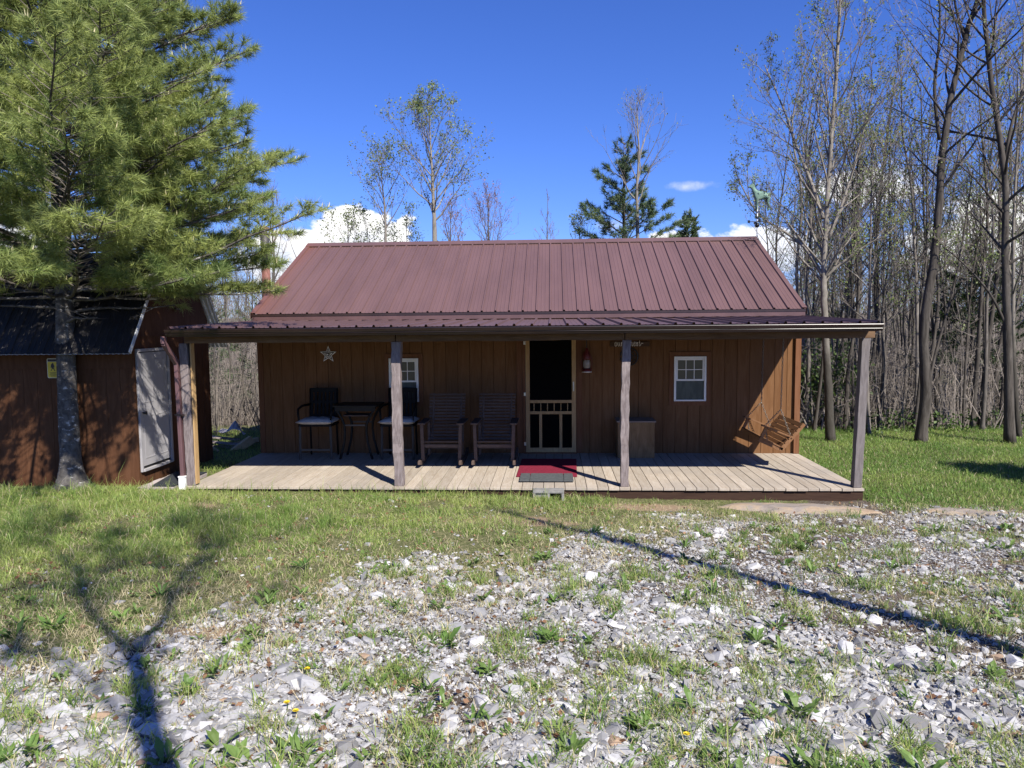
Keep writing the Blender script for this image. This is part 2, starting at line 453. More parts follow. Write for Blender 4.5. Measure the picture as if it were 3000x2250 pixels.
# ------------------------------------------------------------------ mesh builder
class MB:
    def __init__(self):
        self.v, self.q, self.t, self.tm, self.qm, self.tone = [], [], [], [], [], []
        self.n = 0

    def add(self, v, quads=None, tris=None, mat=0, tone=0.0):
        v = np.asarray(v, dtype=np.float64).reshape(-1, 3)
        if quads is not None and len(quads):
            q = np.asarray(quads, dtype=np.int64).reshape(-1, 4) + self.n
            self.q.append(q)
            self.qm.append(np.full(len(q), mat))
        if tris is not None and len(tris):
            q = np.asarray(tris, dtype=np.int64).reshape(-1, 3) + self.n
            self.t.append(q)
            self.tm.append(np.full(len(q), mat))
        self.v.append(v)
        self.tone.append(np.broadcast_to(np.asarray(tone, dtype=np.float64), (len(v),)))
        self.n += len(v)
        return self

    def box(self, x0, x1, y0, y1, z0, z1, mat=0):
        v = [(x0, y0, z0), (x1, y0, z0), (x1, y1, z0), (x0, y1, z0), (x0, y0, z1), (x1, y0, z1), (x1, y1, z1), (x0, y1, z1)]
        return self.add(v, [(0, 3, 2, 1), (4, 5, 6, 7), (0, 1, 5, 4), (1, 2, 6, 5), (2, 3, 7, 6), (3, 0, 4, 7)], mat=mat)

    def bar(self, a, b, wd, dp, up=(0, 0, 1), mat=0):
        """square bar from a to b; wd across, dp along the other side (towards up)"""
        a, b, up = Vector(a), Vector(b), Vector(up)
        d = (b - a).normalized()
        s = d.cross(up)
        if s.length < 1e-5:
            s = d.cross(Vector((1, 0, 0)))
        s.normalize()
        u = s.cross(d)
        s, u = s*wd*0.5, u*dp*0.5
        v = [a-s-u, a+s-u, a+s+u, a-s+u, b-s-u, b+s-u, b+s+u, b-s+u]
        return self.add([tuple(p) for p in v], [(0, 3, 2, 1), (4, 5, 6, 7), (0, 1, 5, 4), (1, 2, 6, 5), (2, 3, 7, 6), (3, 0, 4, 7)], mat=mat)

    def tube(self, pts, rad, n=6, mat=0, tone=0.0, cap=True):
        p = np.asarray(pts, dtype=np.float64)
        k = len(p)
        r = np.broadcast_to(np.asarray(rad, dtype=np.float64), (k,))
        d = np.gradient(p, axis=0)
        d /= (np.linalg.norm(d, axis=1, keepdims=True) + 1e-9)
        ref = np.array([0.0, 0.0, 1.0]) if abs(d[:, 2]).mean() < 0.75 else np.array([1.0, 0.0, 0.0])
        s = np.cross(d, ref)
        s /= (np.linalg.norm(s, axis=1, keepdims=True) + 1e-9)
        u = np.cross(s, d)
        a = np.arange(n)*2*math.pi/n
        ring = p[:, None, :] + r[:, None, None]*(np.cos(a)[None, :, None]*s[:, None, :] + np.sin(a)[None, :, None]*u[:, None, :])
        i = np.arange(k-1)[:, None]*n
        j = np.arange(n)[None, :]
        j2 = (j+1) % n
        q = np.stack([i+j, i+j2, i+n+j2, i+n+j], -1).reshape(-1, 4)
        tr = []
        if cap:
            for c in range(1, n-1):
                tr.append((0, c+1, c))
                e = (k-1)*n
                tr.append((e, e+c, e+c+1))
        return self.add(ring.reshape(-1, 3), q, tr, mat, tone)

    def prism(self, poly, depth, frame, mat=0):
        """closed 2-D outline poly extruded by depth; frame maps (a, b, c) to a point"""
        n = len(poly)
        front = [frame(a, b, 0.0) for a, b in poly]
        back = [frame(a, b, depth) for a, b in poly]
        tri = tessellate_polygon([[Vector((a, b, 0)) for a, b in poly]])
        ts = [tuple(x) for x in tri] + [(c+n, b+n, a+n) for a, b, c in tri]
        qs = [(i, (i+1) % n, (i+1) % n+n, i+n) for i in range(n)]
        return self.add([tuple(p) for p in front+back], qs, ts, mat)

    def lathe(self, prof, c, n=16, mat=0):
        """profile of (r, z) turned about a vertical axis through c"""
        a = np.arange(n)*2*math.pi/n
        v = [(c[0]+r*math.cos(x), c[1]+r*math.sin(x), c[2]+z) for r, z in prof for x in a]
        q = [(k*n+i, k*n+(i+1) % n, (k+1)*n+(i+1) % n, (k+1)*n+i) for k in range(len(prof)-1) for i in range(n)]
        return self.add(v, q, mat=mat)

    def mesh(self, name, mats, org=(0, 0, 0), smooth=False):
        me = bpy.data.meshes.new(name)
        if not self.v:
            return me
        v = np.concatenate(self.v) - np.asarray(org)
        q = np.concatenate(self.q) if self.q else np.zeros((0, 4), int)
        tr = np.concatenate(self.t) if self.t else np.zeros((0, 3), int)
        nq, nt = len(q), len(tr)
        me.vertices.add(len(v))
        me.vertices.foreach_set('co', v.astype(np.float32).ravel())
        me.loops.add(nq*4 + nt*3)
        me.loops.foreach_set('vertex_index', np.concatenate([q.ravel(), tr.ravel()]).astype(np.int32))
        me.polygons.add(nq+nt)
        st = np.concatenate([np.arange(nq)*4, nq*4 + np.arange(nt)*3]).astype(np.int32)
        me.polygons.foreach_set('loop_start', st)
        mi = np.concatenate(([np.concatenate(self.qm)] if self.q else []) + ([np.concatenate(self.tm)] if self.t else [])).astype(np.int32)
        if not isinstance(mats, (list, tuple)):
            mats = [mats]
        for m_ in mats:
            me.materials.append(m_)
        me.polygons.foreach_set('material_index', mi)
        me.polygons.foreach_set('use_smooth', np.full(nq+nt, bool(smooth)))
        tn = np.concatenate(self.tone)
        if np.any(tn):
            at = me.attributes.new('tone', 'FLOAT', 'POINT')
            at.data.foreach_set('value', tn.astype(np.float32))
        me.update(calc_edges=True)
        return me

    def build(self, name, mats, parent=None, smooth=False, bevel=0.0):
        org = (0, 0, 0)
        p = parent
        if p is not None:
            org = np.zeros(3)
            while p is not None:
                org = org + np.asarray(p.location)
                p = p.parent
        o = bpy.data.objects.new(name, self.mesh(name, mats, org, smooth))
        COL.objects.link(o)
        if parent is not None:
            o.parent = parent
        if bevel:
            b = o.modifiers.new('bevel', 'BEVEL')
            b.width = bevel
            b.segments = 2
            b.limit_method = 'ANGLE'
        return o


def tag(o, label=None, cat=None, group=None, kind=None):
    if label:
        o['label'] = label
    if cat:
        o['category'] = cat
    if group:
        o['group'] = group
    if kind:
        o['kind'] = kind
    return o


def thing(name, loc, label, cat, group=None):
    o = bpy.data.objects.new(name, None)
    o.empty_display_size = 0.2
    o.location = loc
    COL.objects.link(o)
    return tag(o, label, cat, group)


def solo(name, mb, mats, loc, label, cat, group=None, smooth=False, bevel=0.0):
    """a thing that is one mesh, its origin at loc"""
    o = bpy.data.objects.new(name, mb.mesh(name, mats, loc, smooth))
    o.location = loc
    COL.objects.link(o)
    if bevel:
        b = o.modifiers.new('bevel', 'BEVEL')
        b.width = bevel
        b.segments = 2
        b.limit_method = 'ANGLE'
    return tag(o, label, cat, group)


def copy_tree(o, parent=None):
    c = o.copy()
    COL.objects.link(c)
    c.parent = parent
    for ch in list(o.children):
        copy_tree(ch, c)
    return c


# ------------------------------------------------------------------ value noise and terrain
_perm = np.random.default_rng(3).random((256, 256))


def vnoise(x, y):
    x, y = np.asarray(x, float), np.asarray(y, float)
    xi, yi = np.floor(x).astype(int), np.floor(y).astype(int)
    fx, fy = x-xi, y-yi
    fx, fy = fx*fx*(3-2*fx), fy*fy*(3-2*fy)
    a = _perm[xi % 256, yi % 256]
    b = _perm[(xi+1) % 256, yi % 256]
    c = _perm[xi % 256, (yi+1) % 256]
    d = _perm[(xi+1) % 256, (yi+1) % 256]
    return (a*(1-fx)+b*fx)*(1-fy) + (c*(1-fx)+d*fx)*fy


def fbm(x, y, o=4):
    s, a, tot = 0, 1.0, 0.0
    for i in range(o):
        s = s + a*vnoise(x*(2**i)+i*17.3, y*(2**i)+i*9.1)
        tot += a
        a *= 0.5
    return s/tot


def sstep(v, a, b):
    u = np.clip((v-a)/(b-a), 0, 1)
    return u*u*(3-2*u)


def ground_z(x, y):
    x, y = np.asarray(x, float), np.asarray(y, float)
    base = np.interp(x, [-9, -4.6, -2, 0, 2, 4.6, 7, 12], [-0.05, -0.055, -0.075, -0.11, -0.16, -0.17, -0.16, -0.12])
    front = np.where(y < 0, 0.064*np.clip(-y-0.25, 0, 40), 0.0)
    back = -0.012*np.clip(y-0.5, 0, 5.0) - 0.085*np.clip(y-6.5, 0, 18) + 0.0*y
    far = 0.062*np.clip(y-34, 0, 60) + 0.03*np.clip(y-70, 0, 60)
    und = (fbm(x*0.45, y*0.45, 3)-0.5)*0.10*np.clip(sstep(y, 0.3, -1.5)+sstep(x, 5.0, 7.0), 0, 1)
    und = und + (fbm(x*2.1+40, y*2.1, 3)-0.5)*0.05*sstep(y, -0.1, -1.0)
    return base + front + back + far + und


def lawn_line(x):
    return np.interp(x, [-9, -4.5, -2.84, -1.14, 0.16, 1.13, 2.3, 3.59, 5, 7, 12], [-8.6, -7.0, -5.75, -4.5, -3.85, -2.5, -1.3, -0.75, -0.75, -1.2, -1.6])


def grass_amount(x, y):
    """0..1: how grassy the ground is here"""
    s = y - lawn_line(x) + (fbm(x*1.1, y*1.1, 3)-0.5)*2.6 + (fbm(x*4.3, y*4.3, 2)-0.5)*0.9
    a = sstep(s, -0.55, 0.9)
    mid = sstep(x, 0.3, 1.6)*sstep(y, -4.9, -3.7)*sstep(y, -1.2, -2.2)
    tuft = sstep(fbm(x*1.7+31, y*1.7+5, 3), 0.53, 0.64)*(0.20+0.42*mid)
    return np.clip(np.maximum(a, tuft), 0, 1)


def sand_amount(x, y):
    d1 = ((x-0.1)/0.9)**2 + ((y+1.65)/0.42)**2
    d2 = ((x-1.7)/0.9)**2 + ((y+0.55)/0.3)**2
    d3 = ((x+4.0)/0.5)**2 + ((y+1.1)/0.25)**2
    d4 = ((x+1.75)/0.3)**2 + ((y+5.3)/0.14)**2
    return np.clip(np.exp(-d1)*0.85+np.exp(-d2)*0.9+np.exp(-d3)*0.8+np.exp(-d4)*0.8, 0, 1)


def axis(parts):
    out = []
    for a, b, s in parts:
        out.append(np.arange(a, b, s))
    return np.concatenate(out)


gx = axis([(-420, -60, 30), (-60, -12, 3), (-12, -6.5, 0.4), (-6.5, 9.5, 0.10), (9.5, 20, 0.5), (20, 60, 4), (60, 421, 30)])
gy = axis([(-60, -12, 6), (-12, -8, 0.5), (-8, 0.6, 0.10), (0.6, 10, 0.3), (10, 40, 1.5), (40, 130, 5), (130, 620, 35)])
GX, GY = np.meshgrid(gx, gy, indexing='ij')
GZ = ground_z(GX, GY) + (fbm(GX*6, GY*6, 2)-0.5)*0.02
inside = (np.abs(GX) < 4.7) & (GY > 0.03) & (GY < 9)
GZ = np.where(inside, np.minimum(GZ, -0.2), GZ)
nx, ny = GX.shape
ii = (np.arange(nx-1)[:, None]*ny + np.arange(ny-1)[None, :])
gq = np.stack([ii, ii+ny, ii+ny+1, ii+1], -1).reshape(-1, 4)
gmb = MB().add(np.stack([GX, GY, GZ], -1).reshape(-1, 3), gq)
ground = gmb.build('ground', M['ground'], smooth=True)
tag(ground, kind='structure')
lawn_r = sstep(GX, 4.3, 5.0)*sstep(GY, -0.9, -0.2)
yard = sstep(GY, 8.6, 7.2)
for nm, val in (('grassy', np.maximum(grass_amount(GX, GY), lawn_r)*yard), ('sandy', sand_amount(GX, GY)), ('woody', 1-yard)):
    at = ground.data.attributes.new(nm, 'FLOAT', 'POINT')
    at.data.foreach_set('value', val.ravel().astype(np.float32))

# ------------------------------------------------------------------ the cabin
D = 2.638                                  # wall plane behind the deck edge
HW = 4.575                                 # half the cabin's width
cabin = thing('cabin', (0, D, 0), 'brown stained plank cabin with a maroon ribbed metal roof and a full width front porch', 'cabin')


def board_wall(x0, x1, y, z0, z1, pitch=0.2032, gap=0.010, deep=0.009):
    mb = MB()
    n = int(round((x1-x0)/pitch))
    p = (x1-x0)/n
    for i in range(n):
        a, b = x0+i*p+gap/2, x0+(i+1)*p-gap/2
        mb.add([(a, y, z0), (b, y, z0), (b, y, z1), (a, y, z1)], [(0, 1, 2, 3)])
        mb.add([(a, y, z0), (a, y, z1), (a-gap/2, y+deep, z1), (a-gap/2, y+deep, z0)], [(0, 1, 2, 3)])
        mb.add([(b, y, z0), (b+gap/2, y+deep, z0), (b+gap/2, y+deep, z1), (b, y, z1)], [(0, 1, 2, 3)])
    return mb


board_wall(-HW, HW, D, -0.17, 2.42).build('wall', M['siding'], cabin)
RY, RZ, EZ = 5.62, 3.885, 2.39             # ridge line, ridge height, eave height
BY = 2*RY - D                              # back wall
for sx in (-1, 1):
    mb = MB()
    x = sx*(HW-0.012)
    ny_ = 29
    for i in range(ny_):
        a, b = D+0.02+(BY-D-0.04)*i/ny_+0.004, D+0.02+(BY-D-0.04)*(i+1)/ny_-0.004
        za, zb = EZ-0.05+(RZ-EZ)*(1-abs(a-RY)/(RY-D)), EZ-0.05+(RZ-EZ)*(1-abs(b-RY)/(RY-D))
        v = [(x, a, -0.2), (x, b, -0.2), (x, b, zb), (x, a, za)]
        mb.add(v, [(0, 1, 2, 3)] if sx > 0 else [(0, 3, 2, 1)])
    mb.build('wall', M['siding'], cabin)
mb = MB()
mb.add([(-HW, BY, -0.2), (-HW, BY, EZ), (HW, BY, EZ), (HW, BY, -0.2)], [(0, 1, 2, 3)])
mb.build('wall', M['siding'], cabin)
mb = MB()
mb.box(-HW-0.004, -HW+0.085, D-0.022, D-0.002, 0.004, 2.25)
mb.build('corner_board', M['siding_trim'], cabin)
mb = MB()
mb.box(HW-0.085, HW+0.004, D-0.056, D-0.002, 0.004, 2.25)
mb.box(HW-0.013, HW+0.018, D-0.002, D+0.09, -0.17, 2.30)
mb.build('corner_board', M['siding_trim'], cabin)


def ribbed(mb, x0, x1, ya, za, yb, zb, pitch=0.2286, rib=0.026, lift=0.0, minor=True):
    """ribbed sheet from the eave (ya, za) up to (yb, zb)"""
    prof = []
    n = int(math.floor((x1-x0)/pitch))
    off = (x1-x0-n*pitch)/2
    prof.append((x0, 0))
    for i in range(n+1):
        c = x0+off+i*pitch
        for dx, h in ((-0.020, 0), (-0.011, rib), (0.011, rib), (0.020, 0)):
            if x0 < c+dx < x1:
                prof.append((c+dx, h))
        if minor and i < n:
            for f in (0.36, 0.64):
                m_ = c+pitch*f
                for dx, h in ((-0.012, 0), (-0.006, 0.0035), (0.006, 0.0035), (0.012, 0)):
                    prof.append((m_+dx, h))
    prof.append((x1, 0))
    d = Vector((0, yb-ya, zb-za)).normalized()
    nrm = Vector((0, -d.z, d.y))
    if nrm.z < 0:
        nrm = -nrm
    k = len(prof)
    steps = 2
    v = []
    for s in range(steps):
        f = s/(steps-1)
        for x, h in prof:
            v.append((x, ya+(yb-ya)*f+nrm.y*(h+lift), za+(zb-za)*f+nrm.z*(h+lift)))
    q = [(i, i+1, i+1+k, i+k) if yb > ya else (i+1, i, i+k, i+1+k) for i in range(k-1)]
    mb.add(v, q)
    return mb


XO = 4.628
mb = MB()
ribbed(mb, -XO, XO, D-0.105, EZ+0.012, RY, RZ+0.012)
ribbed(mb, -XO, XO, BY+0.105, EZ+0.012, RY, RZ+0.012)
mb.build('roof', M['roof'], cabin)
mb = MB()
sl = (RZ-EZ)/(RY-D+0.105)
for s in (-1, 1):                           # ridge cap, and the rake trims at both ends
    a, b = RY, RY+s*0.16
    za, zb = RZ+0.048, RZ+0.048-0.16*sl
    v = [(-XO-0.01, a, za), (XO+0.01, a, za), (XO+0.01, b, zb), (-XO-0.01, b, zb), (XO+0.01, b, zb-0.016), (-XO-0.01, b, zb-0.016)]
    mb.add(v, [(0, 3, 2, 1), (3, 5, 4, 2)] if s > 0 else [(0, 1, 2, 3), (3, 2, 4, 5)])
mb.build('ridge_cap', M['roof'], cabin)
for sx in (-1, 1):
    mb = MB()
    for s in (-1, 1):
        ye, yr = RY+s*(RY-D+0.105), RY
        x0, x1 = sx*(XO-0.06), sx*(XO+0.014)
        for (ax, az_), (bx, bz_) in (((x0, 0.034), (x1, 0.034)), ((x1, 0.034), (x1, -0.085))):
            mb.add([(ax, ye, EZ+az_), (bx, ye, EZ+bz_), (bx, yr, RZ+bz_), (ax, yr, RZ+az_)], [(0, 1, 2, 3)])
    mb.build('rake_trim', M['roof'], cabin)
mb = MB()
mb.box(-XO+0.01, XO-0.01, D-0.09, D-0.06, 2.288, 2.392)
mb.box(-XO+0.01, XO-0.01, D-0.055, D-0.003, 2.31, 2.33)
mb.build('fascia', M['flash_metal'], cabin)
mb = MB()                                   # the drip edge, a thin dark brown strip under the roof sheets
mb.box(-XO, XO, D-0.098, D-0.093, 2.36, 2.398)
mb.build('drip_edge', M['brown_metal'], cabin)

# porch roof, gutter, beam
PX = 4.585
mb = MB()
ribbed(mb, -PX, PX, -0.285, 2.172, D-0.02, 2.272)
mb.build('porch_roof', M['porch_roof'], cabin)
mb = MB()
for x in np.linspace(-PX+0.06, PX-0.06, 12):
    mb.bar((x, -0.2, 2.112), (x, D-0.012, 2.212), 0.04, 0.09)
mb.build('rafters', M['beam'], cabin)
for sx in (-1, 1):
    mb = MB()
    v = [(sx*PX, -0.26, 2.06), (sx*PX, D-0.02, 2.16), (sx*PX, D-0.02, 2.27), (sx*PX, -0.26, 2.17)]
    mb.add(v, [(0, 1, 2, 3)] if sx > 0 else [(0, 3, 2, 1)])
    v2 = [(p[0]-sx*0.02, p[1], p[2]) for p in v]
    mb.add(v2, [(0, 3, 2, 1)] if sx > 0 else [(0, 1, 2, 3)])
    mb.build('porch_rake', M['skirt'], cabin)
prof = [(-0.245, 2.152), (-0.245, 2.068), (-0.315, 2.068), (-0.326, 2.088), (-0.332, 2.108), (-0.349, 2.122), (-0.357, 2.146), (-0.350, 2.153), (-0.340, 2.149)]
mb = MB()
GXL, GXR = -4.60, 4.605
nseg = 24
for i in range(nseg):
    xa, xb = GXL+(GXR-GXL)*i/nseg, GXL+(GXR-GXL)*(i+1)/nseg
    sa, sb = 0.008*math.sin(i*0.9)*0.5, 0.008*math.sin((i+1)*0.9)*0.5
    for (y0, z0), (y1, z1) in zip(prof[:-1], prof[1:]):
        mb.add([(xa, y0, z0+sa), (xb, y0, z0+sb), (xb, y1, z1+sb), (xa, y1, z1+sa)], [(0, 1, 2, 3)])
for x in (GXL, GXR):
    mb.prism([(y, z) for y, z in prof[:-1]], 0.003, lambda a, b, c, x=x: (x+c, a, b))
for yy, zz_, rr_ in ((-0.3525, 2.1515, 0.0065), (-0.330, 2.100, 0.005)):
    mb.tube([(GXL, yy, zz_), (0.0, yy, zz_+0.002), (GXR, yy, zz_)], rr_, 8)
mb.build('gutter', M['gutter'], cabin)
mb = MB()
mb.box(-PX, PX, -0.24, -0.205, 2.062, 2.165)
mb.build('fascia', M['brown_metal'], cabin)
mb = MB()
for i, (a, b) in enumerate(((-4.52, -1.62), (-1.605, 1.44), (1.452, 4.66))):
    k = 14
    zs = np.linspace(a, b, k)
    v, q = [], []
    for j, x in enumerate(zs):
        e = [rnd.uniform(-0.006, 0.006) for _ in range(4)]
        v += [(x, 0.015+e[0], 1.972+e[1]), (x, 0.155, 1.972+e[2]), (x, 0.155, 2.085), (x, 0.012+e[3], 2.085)]
        if j:
            o_ = (j-1)*4
            q += [(o_+s, o_+(s+1) % 4, o_+4+(s+1) % 4, o_+4+s) for s in range(4)]
    q += [(3, 2, 1, 0), (len(v)-4, len(v)-3, len(v)-2, len(v)-1)]
    mb.add(v, q)
mb.build('beam', M['beam'], cabin)


def rough_post(x0, x1, y0, y1, mat, lean=0.0, rough=0.006, z1=1.968, bow=0.0):
    mb = MB()
    k = 18
    v, q = [], []
    for i in range(k):
        f = i/(k-1)
        z = 0.001+f*z1
        dx = lean*f + bow*math.sin(f*math.pi)
        for cx_, cy_ in ((x0, y0), (x1, y0), (x1, y1), (x0, y1)):
            v.append((cx_+dx+rnd.uniform(-rough, rough), cy_+rnd.uniform(-rough, rough), z))
        if i:
            o_ = (i-1)*4
            q += [(o_+s, o_+(s+1) % 4, o_+4+(s+1) % 4, o_+4+s) for s in range(4)]
    q += [(3, 2, 1, 0), (len(v)-4, len(v)-3, len(v)-2, len(v)-1)]
    mb.add(v, q)
    return mb.build('post', mat, cabin, bevel=0.006)


rough_post(-4.575, -4.462, 0.02, 0.14, M['post'], -0.035, 0.005)
rough_post(-1.665, -1.54, 0.02, 0.14, M['post'], -0.005, 0.008, bow=-0.015)
rough_post(1.40, 1.506, 0.02, 0.13, M['post'], 0.02, 0.008, bow=-0.012)
rough_post(4.45, 4.555, 0.02, 0.14, M['post_grey'], 0.055, 0.003)

MB().box(-4.4605, -4.442, 0.035, 0.125, 0.02, 1.968).build('trim_strip', M['pine_door'], cabin)

# deck
mb = MB()
np_ = 63
pw = 2*HW/np_
for i in range(np_):
    a, b = -HW+i*pw+0.0035, -HW+(i+1)*pw-0.0035
    e = rnd.uniform(-0.012, 0.004)
    zt = rnd.uniform(-0.0015, 0.0015)
    mb.box(a, b, -0.02+e, D-0.003, -0.036, zt)
mb.build('deck', M['deck'], cabin, bevel=0.003)
mb = MB()
mb.box(-HW+0.01, HW-0.01, 0.005, 0.04, -0.185, -0.038)
mb.box(HW-0.045, HW-0.012, 0.041, D, -0.185, -0.038)
mb.box(-HW+0.012, -HW+0.045, 0.041, D, -0.185, -0.038)
mb.build('deck_skirt', M['skirt'], cabin)

# downspout with its white boot
mb = MB()
for a, b in (((-4.648, -0.285, 2.07), (-4.648, -0.285, 1.97)), ((-4.648, -0.285, 1.98), (-4.643, 0.015, 1.70)), ((-4.643, 0.015, 1.72), (-4.63, 0.03, 0.11))):
    mb.bar(a, b, 0.052, 0.075, (0, 1, 0) if abs(a[1]-b[1]) < 0.1 else (0, 0, 1))
spout = mb.build('downspout', M['spout'], cabin, bevel=0.008)
MB().box(-4.69, -4.56, -0.016, 0.012, 0.98, 1.0).build('strap', M['brown_metal'], spout)
mb = MB()
mb.bar((-4.632, 0.03, 0.135), (-4.628, 0.012, -0.06), 0.085, 0.10, (0, 1, 0))
mb.bar((-4.632, 0.03, 0.137), (-4.631, 0.028, 0.115), 0.098, 0.114, (0, 1, 0))
mb.build('boot', M['pvc'], spout, bevel=0.008)


# windows
def window(x0, x1, z0, z1, cols):
    mb = MB()
    fw = 0.034
    y0, y1 = D-0.042, D-0.002
    for b in ((x0, x0+fw, z0, z1), (x1-fw, x1, z0, z1), (x0+fw, x1-fw, z1-fw, z1), (x0+fw, x1-fw, z0, z0+fw*0.7)):
        mb.box(b[0], b[1], y0, y1, b[2], b[3])
    zm = z0+(z1-z0)*0.47
    ys = y0+0.012
    for b in ((x0+fw, x1-fw, zm-0.012, zm+0.018), (x0+fw, x0+fw+0.028, zm+0.018, z1-fw), (x1-fw-0.028, x1-fw, zm+0.018, z1-fw), (x0+fw+0.028, x1-fw-0.028, z1-fw-0.028, z1-fw)):
        mb.box(b[0], b[1], ys, y1, b[2], b[3])
    win = mb.build('window', M['white'], cabin, bevel=0.003)
    gx0, gx1, gz0, gz1 = x0+fw+0.028, x1-fw-0.028, zm+0.018, z1-fw-0.028
    mb = MB()
    mb.box(gx0, gx1, D-0.018, D-0.012, gz0, gz1)
    mb.build('pane', M['glass'], win)
    mb = MB()
    for i in range(1, cols):
        x = gx0+(gx1-gx0)*i/cols
        mb.box(x-0.006, x+0.006, D-0.023, D-0.019, gz0, gz1)
    zc = (gz0+gz1)/2
    mb.box(gx0, gx1, D-0.0245, D-0.0235, zc-0.006, zc+0.006)
    mb.build('muntin', M['white'], win)
    MB().box(x0+fw, x1-fw, D-0.012, D-0.006, z0+fw*0.7, zm-0.012).build('pane', M['glass_screen'], win)
    mb = MB()
    tw = 0.075
    for b in ((x0-tw, x0-0.002, z0-tw, z1+tw), (x1+0.002, x1+tw, z0-tw, z1+tw), (x0-0.002, x1+0.002, z1+0.002, z1+tw), (x0-0.002, x1+0.002, z0-tw, z0-0.002)):
        mb.box(b[0], b[1], D-0.022, D-0.001, b[2], b[3])
    mb.build('surround', M['siding_trim'], win)
    return win


window(2.515, 3.045, 0.885, 1.632, 3)
window(-2.295, -1.79, 0.885, 1.63, 3)

# screen door
YD = D-0.055
mb = MB()
zb, zt = 0.022, 1.995
mb.box(0.035, 0.105, YD, YD+0.03, zb, zt)
mb.box(0.812, 0.882, YD, YD+0.03, zb, zt)
for a, b in ((zb, 0.098), (0.672, 0.722), (0.862, 0.912), (1.93, zt)):
    mb.box(0.105, 0.812, YD+0.001, YD+0.029, a, b)
for x in (0.285, 0.626):
    mb.box(x-0.024, x+0.024, YD+0.002, YD+0.028, 0.098, 0.672)
door = mb.build('screen_door', M['pine_door'], cabin, bevel=0.003)
for i in range(6):
    x = 0.105+(0.812-0.105)*(i+0.62)/6.25
    mb = MB().lathe([(0.006, 0.722), (0.006, 0.745), (0.010, 0.755), (0.0075, 0.79), (0.010, 0.83), (0.006, 0.84), (0.006, 0.862)], (x, YD+0.015, 0), 8)
    mb.build('spindle', M['pine_door'], door, smooth=True)
MB().box(0.10, 0.818, YD+0.0305, YD+0.0325, 0.06, 1.98).build('screen', M['screen'], door)
mb = MB()
mb.box(0.828, 0.852, YD-0.012, YD-0.001, 1.06, 1.22)
mb.bar((0.84, YD-0.03, 1.07), (0.84, YD-0.03, 1.17), 0.014, 0.014)
mb.build('handle', M['hinge'], door, bevel=0.003)
for z in (0.14, 0.985, 1.85):
    mb = MB()
    mb.box(0.004, 0.034, YD-0.005, YD+0.008, z, z+0.055)
    mb.tube([(0.033, YD-0.006, z-0.004), (0.033, YD-0.006, z+0.06)], 0.006, 8)
    mb.build('hinge', M['hinge'], door)
mb = MB()
for a, b in ((-0.115, -0.006), (0.886, 0.985)):
    mb.box(a, b, D-0.024, D-0.001, 0.003, 2.10)
mb.box(-0.006, 0.026, D-0.05, D-0.001, 0.003, 2.10)
mb.box(-0.005, 0.90, D-0.07, D-0.001, 0.002, 0.018)
mb.build('door_casing', M['siding_trim'], cabin)
MB().box(0.026, 0.886, D-0.016, D-0.004, 0.018, 2.05).build('doorway_shade_panel', M['black'], cabin)  # flat black panel, its colour stands for the unlit room behind the screen

# stovepipe on the left gable
pipe = thing('stovepipe', (-5.0, 4.2, 2.2), 'rusty brown and sooty black stovepipe beside the cabin gable under the pine branch', 'chimney')
MB().tube([(-5.0, 4.2, 1.2), (-5.0, 4.2, 2.6), (-5.0, 4.2, 3.42)], 0.079, 20).build('lower_pipe', M['pipe_rust'], pipe, True)
MB().tube([(-5.0, 4.2, 3.4), (-5.0, 4.2, 3.98)], 0.084, 20).build('upper_pipe', M['pipe_black'], pipe, True)
MB().lathe([(0.05, 3.98), (0.05, 4.02), (0.15, 4.03), (0.15, 4.045), (0.01, 4.12)], (-5.0, 4.2, 0), 18).build('cap', M['pipe_rust'], pipe)
MB().tube([(-5.0, 4.2, 1.3), (-4.58, 4.2, 1.3)], 0.078, 16).build('elbow_pipe', M['pipe_rust'], pipe, True)

